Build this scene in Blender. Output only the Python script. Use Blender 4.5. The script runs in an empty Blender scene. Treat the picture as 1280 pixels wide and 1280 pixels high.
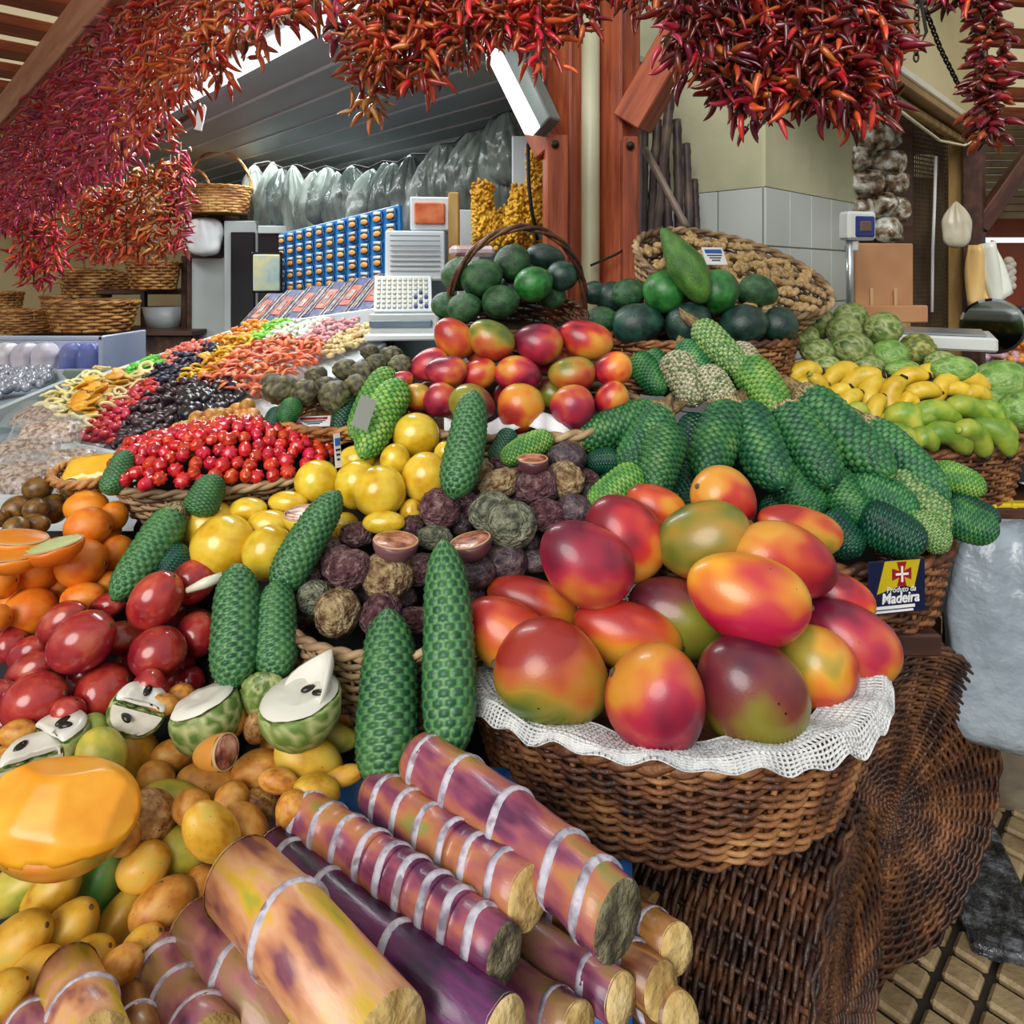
WORLD, SUN, EXPO = .64, 2.9, 0.0
import bpy, math, random
from mathutils import Vector, Matrix, noise
R = random.Random(11)
S = bpy.context.scene
COL = S.collection
F, YH, H = 860.0, 345.0, 1.45
PI = math.pi
DR = Vector((.728, .686, 0)); DL = Vector((-.686, .728, 0)); ZR = math.atan2(.686, .728)
def W(px, py, Y): return Vector(((px-640)/F*Y, Y, H-(py-YH)/F*Y))
def pln(z0, s, y0): return lambda px, py: (H-z0+s*y0)/((py-YH)/F+s)
T = pln(.82, .75, .75)      # the sloping fruit display
MP = pln(.98, .8, 1.2)      # slope of the monstera pile
BP = pln(1.08, .8, 1.6)     # slope of bananas and custard apples
DP = pln(1.12, .25, 1.45)   # dried fruit tray

# ---------------------------------------------------------------- materials
def lin(h):
    c = [int(h[i:i+2], 16)/255 for i in (0, 2, 4)]
    return tuple(x/12.92 if x <= .04045 else ((x+.055)/1.055)**2.4 for x in c)+(1,)
MATS = {}
def mat(name, cols, scale=2.5, rough=.4, bump=0, bscale=30, btype='noise', spec=.5, rnd=.2, grad=None, gw=1.0,
        spots=None, sscale=9, ssize=.12, coat=0, metal=0, alpha=1, trans=0, detail=3, attr=None, acol=None, hue=0, stretch=None, contrast=1.0, sheen=0, sss=0):
    if name in MATS: return MATS[name]
    m = bpy.data.materials.new(name); m.use_nodes = True; MATS[name] = m
    nt = m.node_tree; N = nt.nodes; L = nt.links
    b = N['Principled BSDF']
    b.inputs['Roughness'].default_value = rough; b.inputs['Specular IOR Level'].default_value = spec
    b.inputs['Coat Weight'].default_value = coat; b.inputs['Coat Roughness'].default_value = .15
    b.inputs['Metallic'].default_value = metal; b.inputs['Alpha'].default_value = alpha
    b.inputs['Transmission Weight'].default_value = trans
    if isinstance(cols, str): cols = [cols]
    tc = N.new('ShaderNodeTexCoord'); oi = N.new('ShaderNodeObjectInfo')
    mp = N.new('ShaderNodeMapping'); L.new(tc.outputs['Object'], mp.inputs[0])
    mu = N.new('ShaderNodeMath'); mu.operation = 'MULTIPLY'; mu.inputs[1].default_value = 41.7
    L.new(oi.outputs['Random'], mu.inputs[0]); L.new(mu.outputs[0], mp.inputs['Location'])
    if stretch: mp.inputs['Scale'].default_value = stretch
    ns = N.new('ShaderNodeTexNoise'); ns.inputs['Scale'].default_value = scale; ns.inputs['Detail'].default_value = detail
    L.new(mp.outputs[0], ns.inputs['Vector'])
    rp = N.new('ShaderNodeValToRGB'); el = rp.color_ramp.elements
    n = len(cols)
    if n == 1: el[0].color = el[1].color = lin(cols[0])
    else:
        lo, hi = .5-.22/contrast, .5+.22/contrast
        if grad: lo, hi = .2, .8
        el[0].position = lo; el[0].color = lin(cols[0]); el[1].position = hi; el[1].color = lin(cols[-1])
        for i in range(1, n-1):
            e = el.new(lo+(hi-lo)*i/(n-1)); e.color = lin(cols[i])
    fac = ns.outputs['Fac']
    if grad:
        sx = N.new('ShaderNodeVectorMath'); sx.operation = 'DOT_PRODUCT'; sx.inputs[1].default_value = grad
        L.new(tc.outputs['Object'], sx.inputs[0])
        ma = N.new('ShaderNodeMath'); ma.operation = 'MULTIPLY_ADD'; ma.inputs[1].default_value = .3*gw
        L.new(sx.outputs['Value'], ma.inputs[0]); L.new(fac, ma.inputs[2]); fac = ma.outputs[0]
    L.new(fac, rp.inputs[0]); col = rp.outputs[0]
    if spots:
        vo = N.new('ShaderNodeTexVoronoi'); vo.inputs['Scale'].default_value = sscale
        L.new(mp.outputs[0], vo.inputs['Vector'])
        lt = N.new('ShaderNodeMath'); lt.operation = 'LESS_THAN'; lt.inputs[1].default_value = ssize
        L.new(vo.outputs['Distance'], lt.inputs[0])
        sf = N.new('ShaderNodeTexNoise'); sf.inputs['Scale'].default_value = 1.7; L.new(mp.outputs[0], sf.inputs['Vector'])
        gt = N.new('ShaderNodeMath'); gt.operation = 'GREATER_THAN'; gt.inputs[1].default_value = .52; L.new(sf.outputs['Fac'], gt.inputs[0])
        mm = N.new('ShaderNodeMath'); mm.operation = 'MULTIPLY'; L.new(lt.outputs[0], mm.inputs[0]); L.new(gt.outputs[0], mm.inputs[1])
        mx = N.new('ShaderNodeMix'); mx.data_type = 'RGBA'; mx.inputs[7].default_value = lin(spots)
        L.new(mm.outputs[0], mx.inputs[0]); L.new(col, mx.inputs[6]); col = mx.outputs[2]
    if attr:
        at = N.new('ShaderNodeAttribute'); at.attribute_name = attr
        mx = N.new('ShaderNodeMix'); mx.data_type = 'RGBA'; mx.inputs[7].default_value = lin(acol)
        L.new(at.outputs['Fac'], mx.inputs[0]); L.new(col, mx.inputs[6]); col = mx.outputs[2]
    if rnd or hue:
        hs = N.new('ShaderNodeHueSaturation')
        m1 = N.new('ShaderNodeMapRange'); m1.inputs[3].default_value = 1-rnd; m1.inputs[4].default_value = 1+rnd*.6
        L.new(oi.outputs['Random'], m1.inputs[0]); L.new(m1.outputs[0], hs.inputs['Value'])
        if hue:
            m3 = N.new('ShaderNodeMath'); m3.operation = 'MULTIPLY'; m3.inputs[1].default_value = 7.31; L.new(oi.outputs['Random'], m3.inputs[0])
            m4 = N.new('ShaderNodeMath'); m4.operation = 'FRACT'; L.new(m3.outputs[0], m4.inputs[0])
            m2 = N.new('ShaderNodeMapRange'); m2.inputs[3].default_value = .5-hue; m2.inputs[4].default_value = .5+hue
            L.new(m4.outputs[0], m2.inputs[0]); L.new(m2.outputs[0], hs.inputs['Hue'])
        L.new(col, hs.inputs['Color']); col = hs.outputs[0]
    L.new(col, b.inputs['Base Color'])
    if bump:
        bp = N.new('ShaderNodeBump'); bp.inputs['Strength'].default_value = bump; bp.inputs['Distance'].default_value = .02
        if btype == 'voronoi':
            t = N.new('ShaderNodeTexVoronoi'); t.inputs['Scale'].default_value = bscale; o = t.outputs['Distance']
        elif btype == 'wave':
            t = N.new('ShaderNodeTexWave'); t.inputs['Scale'].default_value = bscale; t.inputs['Distortion'].default_value = 2; o = t.outputs['Fac']
        else:
            t = N.new('ShaderNodeTexNoise'); t.inputs['Scale'].default_value = bscale; t.inputs['Detail'].default_value = 4; o = t.outputs['Fac']
        L.new(mp.outputs[0], t.inputs['Vector']); L.new(o, bp.inputs['Height']); L.new(bp.outputs[0], b.inputs['Normal'])
    return m
def emit(name, col, st):
    m = bpy.data.materials.new(name); m.use_nodes = True; b = m.node_tree.nodes['Principled BSDF']
    b.inputs['Base Color'].default_value = lin(col); b.inputs['Emission Color'].default_value = lin(col); b.inputs['Emission Strength'].default_value = st
    return m

# ---------------------------------------------------------------- mesh helpers
class MB:
    def __init__(s): s.v = []; s.f = []; s.m = []
    def add(s, VF, M=None, mi=0):
        V, Fc = VF; o = len(s.v)
        if M is None: s.v.extend(Vector(p) for p in V)
        else: s.v.extend(M @ Vector(p) for p in V)
        s.f.extend([tuple(i+o for i in f) for f in Fc]); s.m.extend([mi]*len(Fc)); return s
    def mesh(s, name, mats, smooth=True, attrs=None):
        me = bpy.data.meshes.new(name); me.from_pydata([tuple(p) for p in s.v], [], s.f)
        if not isinstance(mats, (list, tuple)): mats = [mats]
        for m in mats: me.materials.append(m)
        if len(mats) > 1: me.polygons.foreach_set('material_index', s.m)
        me.polygons.foreach_set('use_smooth', [smooth]*len(s.f))
        if attrs:
            for k, vals in attrs.items():
                a = me.attributes.new(k, 'FLOAT', 'POINT'); a.data.foreach_set('value', vals)
        me.update(); return me
    def ob(s, name, mats, parent=None, M=None, smooth=True, attrs=None):
        return ob(name, s.mesh(name, mats, smooth, attrs), parent, M)
def ob(name, me, parent=None, M=None):
    o = bpy.data.objects.new(name, me); COL.objects.link(o)
    if parent: o.parent = parent
    if M is not None: o.matrix_basis = M
    return o
def tag(o, label, cat, group=None, kind=None):
    o['label'] = label; o['category'] = cat
    if group: o['group'] = group
    if kind: o['kind'] = kind
    return o
def empty(name, loc, label, cat, group=None, M=None):
    o = bpy.data.objects.new(name, None); COL.objects.link(o); o.empty_display_size = .05
    o.matrix_basis = M if M is not None else Matrix.Translation(loc)
    return tag(o, label, cat, group)
def struct(o, kind='structure'): o['kind'] = kind; return o
TR = Matrix.Translation
def RZ(a): return Matrix.Rotation(a, 4, 'Z')
def RX(a): return Matrix.Rotation(a, 4, 'X')
def RY(a): return Matrix.Rotation(a, 4, 'Y')
def SC(x, y=None, z=None): return Matrix.Diagonal((x, x if y is None else y, x if z is None else z, 1))
def box(sx, sy, sz, b=0, c=(0, 0, 0)):
    x, y, z = sx/2, sy/2, sz/2; b = min(b, x*.9, y*.9, z*.9)
    if b <= 0:
        V = [(i, j, k) for i in (-x, x) for j in (-y, y) for k in (-z, z)]
        Fc = [(0, 1, 3, 2), (4, 6, 7, 5), (0, 4, 5, 1), (2, 3, 7, 6), (0, 2, 6, 4), (1, 5, 7, 3)]
    else:   # chamfered: three vertices per corner
        V = []; idx = {}
        for i in (-1, 1):
            for j in (-1, 1):
                for k in (-1, 1):
                    for a in range(3):
                        p = [i*(x-b), j*(y-b), k*(z-b)]; p[a] = (i, j, k)[a]*(x, y, z)[a]
                        idx[i, j, k, a] = len(V); V.append(tuple(p))
        Fc = []
        for a in range(3):
            o1, o2 = (a+1) % 3, (a+2) % 3
            for s_ in (-1, 1):
                q = []
                for u, v in ((-1, -1), (1, -1), (1, 1), (-1, 1)):
                    c_ = [0, 0, 0]; c_[a] = s_; c_[o1] = u; c_[o2] = v; q.append(idx[tuple(c_)+(a,)])
                Fc.append(tuple(q if s_ > 0 else q[::-1]))
        for a in range(3):
            o1, o2 = (a+1) % 3, (a+2) % 3
            for u in (-1, 1):
                for v in (-1, 1):
                    c0 = [0]*3; c1 = [0]*3; c0[a] = -1; c1[a] = 1; c0[o1] = c1[o1] = u; c0[o2] = c1[o2] = v
                    q = [idx[tuple(c0)+(o1,)], idx[tuple(c1)+(o1,)], idx[tuple(c1)+(o2,)], idx[tuple(c0)+(o2,)]]
                    Fc.append(tuple(q if u*v > 0 else q[::-1]))
        for i in (-1, 1):
            for j in (-1, 1):
                for k in (-1, 1):
                    q = [idx[i, j, k, a] for a in range(3)]
                    Fc.append(tuple(q if i*j*k > 0 else q[::-1]))
    return [(p[0]+c[0], p[1]+c[1], p[2]+c[2]) for p in V], Fc
def lathe(prof, n=24, fn=None):
    """rings along +X; prof = [(x, r)]; r == 0 at the ends makes a pole"""
    V = []; Fc = []; rings = []
    for x, r in prof:
        if r == 0: rings.append([len(V)]); V.append((x, 0, 0))
        else:
            rings.append(list(range(len(V), len(V)+n)))
            for i in range(n):
                a = 2*PI*i/n; V.append((x, r*math.cos(a), r*math.sin(a)))
    for A, B in zip(rings, rings[1:]):
        for i in range(n):
            j = (i+1) % n
            if len(A) == 1 and len(B) == 1: continue
            if len(A) == 1: Fc.append((A[0], B[j], B[i]))
            elif len(B) == 1: Fc.append((A[i], A[j], B[0]))
            else: Fc.append((A[i], A[j], B[j], B[i]))
    if fn: V = [fn(Vector(p)) for p in V]
    return V, Fc
def ball(n=24, m=14, fn=None):
    pr = [(-math.cos(PI*k/m), math.sin(PI*k/m) if 0 < k < m else 0) for k in range(m+1)]
    return lathe(pr, n, fn)
def tube(pts, rad, n=8, closed=False, cap=True, flat=1.0):
    pts = [Vector(p) for p in pts]; N = len(pts); V = []; Fc = []
    if not hasattr(rad, '__len__'): rad = [rad]*N
    up = Vector((0, 0, 1)); prev = None
    for i in range(N):
        if closed: t = pts[(i+1) % N]-pts[i-1]
        else: t = pts[min(i+1, N-1)]-pts[max(i-1, 0)]
        if t.length < 1e-9: t = Vector((1, 0, 0))
        t.normalize()
        if prev is None:
            s = t.cross(up)
            if s.length < .1: s = t.cross(Vector((0, 1, 0)))
        else: s = prev-t*prev.dot(t)
        s.normalize(); prev = s; u = s.cross(t)
        for k in range(n):
            a = 2*PI*k/n; V.append(pts[i]+rad[i]*(s*math.cos(a)+u*math.sin(a)*flat))
    for i in range(N if closed else N-1):
        j = (i+1) % N
        for k in range(n):
            l = (k+1) % n; Fc.append((i*n+k, j*n+k, j*n+l, i*n+l))
    if cap and not closed:
        Fc.append(tuple(range(n))); Fc.append(tuple(reversed(range((N-1)*n, N*n))))
    return V, Fc
def grid(nu, nv, fn):
    V = [fn(i/nu, j/nv) for j in range(nv+1) for i in range(nu+1)]
    Fc = [(j*(nu+1)+i, j*(nu+1)+i+1, (j+1)*(nu+1)+i+1, (j+1)*(nu+1)+i) for j in range(nv) for i in range(nu)]
    return V, Fc
def solid(o, t):
    m = o.modifiers.new('thick', 'SOLIDIFY'); m.thickness = t; return o
def pbox(name, x0, y0, x1, y1, Y, dep, m, parent=None, yaw=0, bev=.004, pitch=0, roll=0, at=None):
    """a box whose front face spans these image bounds at depth Y"""
    c = W((x0+x1)/2, (y0+y1)/2, Y); w = (x1-x0)/F*Y; h = (y1-y0)/F*Y
    M = TR(c) @ RZ(yaw) @ RX(pitch) @ RY(roll) @ TR((0, dep/2, 0))
    o = MB().add(box(w, dep, h, bev)).ob(name, m, None, M, smooth=False)
    if parent: o.parent = parent; o.matrix_parent_inverse = parent.matrix_basis.inverted()
    return o
def beam(name, A, B, w, h, m, parent=None, bev=.004, roll=0):
    A = Vector(A); B = Vector(B); d = B-A; x = d.normalized(); y = Vector((0, 0, 1)).cross(x)
    if y.length < .01: y = Vector((-math.sin(ZR), math.cos(ZR), 0))
    y.normalize(); z = x.cross(y)
    M = Matrix.Translation((A+B)/2) @ Matrix((x, y, z)).transposed().to_4x4() @ RX(roll)
    o = MB().add(box(d.length, w, h, bev)).ob(name, m, None, M, smooth=False)
    if parent: o.parent = parent; o.matrix_parent_inverse = parent.matrix_basis.inverted()
    return o
def keep(o, parent):
    o.parent = parent; o.matrix_parent_inverse = parent.matrix_basis.inverted(); return o
ORD = ['first', 'second', 'third', 'fourth', 'fifth', 'sixth', 'seventh', 'eighth', 'ninth', 'tenth', 'eleventh', 'twelfth', 'thirteenth', 'fourteenth', 'fifteenth', 'sixteenth', 'seventeenth', 'eighteenth', 'nineteenth', 'twentieth']
ORD += ['twenty-'+q for q in ORD[:9]]+['thirtieth']+['thirty-'+q for q in ORD[:9]]+['fortieth']
def frame(c, a, tilt=0, roll=0):
    """local +X along image angle a (degrees, counter-clockwise), leaning tilt degrees towards the back"""
    a = math.radians(a); t = math.radians(tilt)
    x = Vector((math.cos(a)*math.cos(t), math.sin(t), math.sin(a)*math.cos(t)))
    y = Vector((0, 1, 0)); y = (y-x*y.dot(x)).normalized(); z = x.cross(y)
    return Matrix.Translation(c) @ Matrix((x, y, z)).transposed().to_4x4() @ RX(math.radians(roll))

# ---------------------------------------------------------------- baskets
WK = mat('wicker_brown', ['2a1710', '5a3420', '8a5a34', 'b58350'], scale=16, rough=.5, rnd=.1, bump=.25, bscale=120)
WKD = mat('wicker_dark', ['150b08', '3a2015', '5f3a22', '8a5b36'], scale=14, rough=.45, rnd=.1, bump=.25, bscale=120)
WKL = mat('wicker_honey', ['6b3f1e', '9a6433', 'c08a4c', 'd7ab6c'], scale=12, rough=.5, rnd=.12, bump=.25, bscale=90)
WKG = mat('wicker_pale', ['4a3524', '7c6246', 'a88a64', 'c6ab84'], scale=14, rough=.55, rnd=.1)
def loopring(fn, n, rv, rr, k=5):
    V = []; Fc = []
    P = [fn(2*PI*i/n) for i in range(n)]
    for i in range(n):
        c, nr = P[i]
        for q in range(k):
            a = 2*PI*q/k; V.append(c+nr*(rr*math.cos(a))+Vector((0, 0, 1))*(rv*math.sin(a)))
    for i in range(n):
        j = (i+1) % n
        for q in range(k):
            l = (q+1) % k; Fc.append((i*k+q, j*k+q, j*k+l, i*k+l))
    return V, Fc
def basket(name, label, M, a, b, h, m, fb=.85, rows=16, st=36, spp=4, handle=None, group=None, pw=2.0, base_weave=False, bulge=0, cat='basket'):
    root = empty(name, None, label, cat, group, M)
    def rad(th, s):   # superellipse outline
        c, s_ = math.cos(th), math.sin(th)
        q = (abs(c)**pw+abs(s_)**pw)**(-1/pw)
        return Vector((a*c*q*s, b*s_*q*s, 0)), Vector((c, s_*a/b if a > b else s_, 0)).normalized()
    w = MB(); n = st*spp; rv = h/rows*.56; amp = max(.0035, a*.018)
    sz = lambda z: fb+(1-fb)*z/h+bulge*math.sin(PI*z/h)
    for j in range(rows):
        z = h*(j+.5)/rows
        def fn(th, z=z, j=j):
            p, nr = rad(th, sz(z)); o = amp*math.cos(st/2*th+PI*j)
            return p+nr*o+Vector((0, 0, z+.0012*math.sin(5*th+j*1.7))), nr
        w.add(loopring(fn, n, rv, amp*.75))
    w.ob('weave', m, root)
    k = MB()
    for i in range(st):
        th = 2*PI*i/st
        k.add(tube([rad(th, sz(z))[0]+Vector((0, 0, z)) for z in (0, h*.5, h)], amp*.75, 5))
    k.ob('stakes', m, root)
    r = MB()
    for ph in (0, PI):
        def fr(th, ph=ph):
            p, nr = rad(th, 1.0); q = st*.5*th+ph
            return p+nr*(amp*.9*math.cos(q))+Vector((0, 0, h+amp*1.0*math.sin(q)+amp*.4)), nr
        r.add(loopring(fr, n, amp*1.5, amp*1.5, 6))
    r.ob('rim', m, root)
    d = MB()
    if base_weave:
        nr_ = int(a*fb/.0085); s2 = st
        for j in range(1, nr_+1):
            f_ = j/nr_*fb; nn = max(24, int(s2*4*(f_/fb)**.5))
            kk = s2 if f_ > .45*fb else s2//2
            def fd(th, f_=f_, j=j, kk=kk):
                p, q = rad(th, f_); dome = .03*(1-(f_/fb)**2)
                return p+Vector((0, 0, dome-.0035+.004*math.cos(kk/2*th+PI*j))), q
            d.add(loopring(fd, max(nn, kk*3), .0042, .0042, 5))
        for i in range(s2//2):
            th = 4*PI*i/s2; e = rad(th, fb)[0]
            d.add(tube([Vector((0, 0, .028)), e*.5+Vector((0, 0, .02)), e], .0045, 5))
    else:
        V = [(0, 0, .004)]; Fc = []
        for i in range(48):
            p = rad(2*PI*i/48, fb*.99)[0]; V.append((p.x, p.y, .004))
        for i in range(48): Fc.append((0, 1+i, 1+(i+1) % 48))
        d.add((V, Fc))
    d.ob('base', m, root)
    if handle:
        hh, ax = handle; hb = MB()
        for q in range(3):
            pts = []
            for i in range(33):
                t = PI*i/32; cx = math.cos(t); c = Vector((cx, 0, math.sin(t))) if ax == 'x' else Vector((0, cx, math.sin(t)))
                p = Vector((cx*a if ax == 'x' else 0, cx*b if ax == 'y' else 0, h*.9+hh*c.z))
                u = 6*t+q*2*PI/3; p += (Vector((0, 1, 0)) if ax == 'x' else Vector((1, 0, 0)))*(amp*1.4*math.cos(u))+c*(amp*1.4*math.sin(u))
                pts.append(p)
            hb.add(tube(pts, amp*1.35, 7))
        hb.ob('handle', m, root)
    return root
# ---------------------------------------------------------------- fruit shapes (unit size, long axis along X)
def nz(p, s=1.0, o=0): return noise.noise(Vector(p)*s+Vector((o*13.1, o*7.7, o*3.3)))
def fruit_mesh(name, VF, m, attrs=None): return MB().add(VF).mesh(name, m, True, attrs)
def mango_fn(o):
    def f(p):
        x, y, z = p; k = 1+.07*x+.03*nz(p, .9, o)
        z2 = z*k+.13*(x*x-.4)-.05*x; return Vector((x, y*k*.92, z2))
    return f
def egg_fn(k=.12, o=0, w=.03): return lambda p: Vector((p.x, p.y*(1+k*p.x+w*nz(p, 1.2, o)), p.z*(1+k*p.x+w*nz(p, 1.2, o))))
def round_fn(o=0, w=.03): return lambda p: p*(1+w*nz(p, 1.1, o))
def taper_fn(o=0, e=.12, bend=.0):      # pointed at +X, like a plump ellipsoid drawn out
    def f(p):
        r = math.hypot(p.y, p.z); s = 1+.04*nz(p, 1.3, o)-e*max(0, p.x)**3
        return Vector((p.x, p.y*s, p.z*s+bend*(p.x*p.x-.4)))
    return f
def wrinkle_fn(o, d):
    def f(p):
        q = p*2.3+Vector((o*5.1, o*2.2, 0)); q2 = p*4.6+Vector((o*3.1, 7, o))
        w = abs(noise.noise(q))+.6*abs(noise.noise(q2))
        s = 1-d*.5+d*w+.05*nz(p, .9, o); return p*s
    return f
def rib_fn(p):
    th = math.atan2(p.z, p.y); s = .80+.22*abs(math.sin(4*th)); r = math.hypot(p.y, p.z)
    return Vector((p.x*(.72+.14*r), p.y*s, p.z*s))
def pear_fn(p):
    x = p.x; s = 1 if x < 0 else 1-.45*x**.8 if x < .9 else 1-.45*.92
    return Vector((x, p.y*s, p.z*s+.1*x*x))
def scaled_mesh(name, nc, rows, m, seg, ring, amp, prof, taper=0, bend=0, o=0):
    """a body of revolution covered in rows of hexagonal scales; stores the groove depth for the material"""
    V = []; at = []; Fc = []
    for k in range(ring+1):
        x = -1+2*k/ring; r0 = prof(x)
        for i in range(seg):
            u = i/seg*nc; v = (x+1)/2*rows; best = 9; sec = 9
            for rj in (math.floor(v)-1, math.floor(v), math.floor(v)+1, math.floor(v)+2):
                off = .5*(rj % 2); uc = round(u-off)
                for uu in (uc-1, uc, uc+1):
                    d = math.hypot((u-off-uu)*1.0, (v-rj)*1.0)
                    if d < best: sec = best; best = d
                    elif d < sec: sec = d
            g = min(1, max(0, (sec-best)/.38)); g = g*g*(3-2*g)
            end = min(1, (1-abs(x))*5); hgt = amp*(g-.5)*end+amp*.55*max(0, 1-best/.2)*end
            th = 2*PI*i/seg; r = r0+hgt+(.03*nz((x*1.5, math.cos(th), math.sin(th)), 1, o) if r0 > .1 else 0)
            V.append((x, r*math.cos(th), r*math.sin(th)+bend*(x*x-.4))); at.append(1-g)
    for k in range(ring):
        for i in range(seg):
            j = (i+1) % seg; Fc.append((k*seg+i, k*seg+j, (k+1)*seg+j, (k+1)*seg+i))
    Fc.append(tuple(range(seg))); Fc.append(tuple(reversed(range(ring*seg, ring*seg+seg))))
    return fruit_mesh(name, (V, Fc), m, {'groove': at})
def vor_mesh(name, m, o=0, sc=2.3, amp=.09, seg=44, ring=28):
    V, Fc = ball(seg, ring); at = []; out = []
    for p in V:
        p = Vector(p); q = p*sc+Vector((o*3.3, o*1.7, o)); d = noise.voronoi(q)[0]
        g = min(1, max(0, (d[1]-d[0])/.28)); at.append((1-g)**1.5)
        s = 1-amp*(1-g)+.04*nz(p, .9, o); out.append(Vector((p.x*s, p.y*s*(1+.1*p.x), p.z*s*(1+.1*p.x))))
    return fruit_mesh(name, (out, Fc), m, {'groove': at})

G = (0, 0, 1)
mango_m = {
 'r': mat('mango_red', ['7c1428', 'b0222e', 'c8402a', 'd87a2c', 'dc9a3a'], detail=1.2, scale=1.2, rough=.36, grad=(.8, 0, -.5), gw=1.25, bump=.04, bscale=20, spots='3a1712', sscale=2.6, ssize=.06, rnd=.12, coat=.25),
 'c': mat('mango_crimson', ['6a1430', '98203a', 'b42c40', 'c85a34', 'cf8a30'], detail=1.2, scale=1.2, rough=.36, grad=(.7, .3, -.5), gw=1.1, bump=.04, bscale=20, spots='3a1712', sscale=2.6, ssize=.05, rnd=.12, coat=.25),
 'o': mat('mango_orange', ['a82a24', 'c9502a', 'd98428', 'd09a30', '9a8a34'], detail=1.2, scale=1.1, rough=.36, bump=.04, bscale=20, grad=(.6, .2, -.7), gw=1.1, spots='4a2a12', sscale=2.6, ssize=.05, rnd=.1, coat=.25),
 'g': mat('mango_olive', ['9a2c24', 'b8602a', 'a8842c', '7d7a28', '566826'], detail=1.2, scale=1.1, rough=.36, bump=.04, bscale=20, grad=(-.3, .3, .9), gw=1.1, spots='2c2412', sscale=2.6, ssize=.05, rnd=.1, coat=.25),
 'd': mat('mango_dark', ['521a2c', '6d2630', '7a3c2c', '80702a', '868a2c'], detail=1.2, scale=1.1, rough=.34, bump=.04, bscale=20, grad=(.6, -.6, -.35), gw=1.1, spots='1f120c', sscale=2.6, ssize=.06, rnd=.1, coat=.3),
 'k': mat('mango_sunset', ['b81c34', 'bc1a48', 'c83a3c', 'dc7a2c', 'e8a42c'], detail=1.2, scale=1.0, rough=.32, bump=.04, bscale=20, grad=(-.15, .1, 1.0), gw=1.25, spots='5a2a12', sscale=2.8, ssize=.05, rnd=.05, coat=.3)}
stem_m = mat('fruit_stem', ['2a1d12', '5f4a2c', '8f7a4e'], scale=4, rough=.8)
mango_b = {}
for k_, m_ in mango_m.items(): mango_b[k_] = [fruit_mesh('mango', ball(30, 20, mango_fn(i)), m_) for i in range(2)]
stem_me = MB().add(lathe([(.94, 0), (.955, .13), (1.0, .10), (1.045, .065), (1.055, 0)], 8)).mesh('stem', stem_m)
dot_me = MB().add(lathe([(.985, 0), (.982, .1), (1.0, .11), (1.012, .06), (1.0, 0)], 8)).mesh('stem', stem_m)
gr_m = lambda nm, cs, ac, **k: mat(nm, cs, attr='groove', acol=ac, **k)
mon_m = gr_m('monstera_green', ['1a5236', '2a6a3e', '3f8244', '65984e'], '0e3222', scale=1.6, rough=.42, rnd=.22, hue=.012, spec=.45)
mon_l = gr_m('monstera_light', ['3d7a35', '5c963c', '7fae4a', '9bbb5e'], '1f4f26', scale=1.6, rough=.45, rnd=.15, spec=.4)
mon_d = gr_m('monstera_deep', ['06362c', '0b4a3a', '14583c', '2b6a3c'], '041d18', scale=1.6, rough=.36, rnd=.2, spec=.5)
mon_w = gr_m('monstera_mottled', ['50663a', '8f9a6c', 'd0cbae', '7c6a4c'], '3a3a22', scale=4.5, rough=.6, rnd=.1, contrast=1.4)
mon_h = gr_m('monstera_netted', ['123e2c', '1c4e32', '2c5e38', '43703f'], '5a8f50', scale=1.6, rough=.42, rnd=.12, spec=.45)
mon_s = gr_m('monstera_speckled', ['3b6a38', '6a9a4c', 'a6b878', '5b8a48'], '24401f', scale=6, rough=.5, rnd=.1, contrast=1.6)
def mprof(x): return max(.12, (1-abs(x)**3.6)**.6*(1-.14*x)) if abs(x) < .999 else .12
MONM = {k: [scaled_mesh('monstera_fruit', 12, 25, m, 84, 112, .095, mprof, bend=.12*(1 if i else -1), o=i) for i in range(2)]
        for k, m in (('g', mon_m), ('l', mon_l), ('d', mon_d), ('w', mon_w), ('s', mon_s), ('h', mon_h))}
cher_m = gr_m('cherimoya_green', ['33501e', '4f6e28', '6c8838', '84994a'], 'b4b87e', scale=1.8, rough=.5, rnd=.15, bump=.15, bscale=9)
cher_y = gr_m('cherimoya_mottled', ['4f6428', '7d8d3c', 'a6a858', '8a7a3c'], '4a4a22', scale=2.2, rough=.5, rnd=.1)
cher_s = gr_m('cherimoya_smooth', ['3f6a28', '5f8a38', '7fa24c'], '8fae62', scale=1.6, rough=.45, rnd=.1, bump=.2, bscale=8, btype='voronoi')
ann_m = gr_m('annona_dull', ['33281e', '55503a', '6f7048', '8a865c'], '2a2118', scale=2.2, rough=.55, rnd=.2, bump=.2, bscale=12)
CHM = [vor_mesh('custard_apple', cher_m, i) for i in range(3)]; CHY = [vor_mesh('custard_apple', cher_y, 5, 2.6, .1)]
CHS = [vor_mesh('custard_apple', cher_s, 3+i, 2.0, .03) for i in range(2)]
ANM = [vor_mesh('custard_apple', ann_m, 7+i, 2.1, .1, 32, 20) for i in range(3)]
pp = dict(scale=2.6, rnd=.15, bump=.9, bscale=5.5, detail=5)
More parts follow.
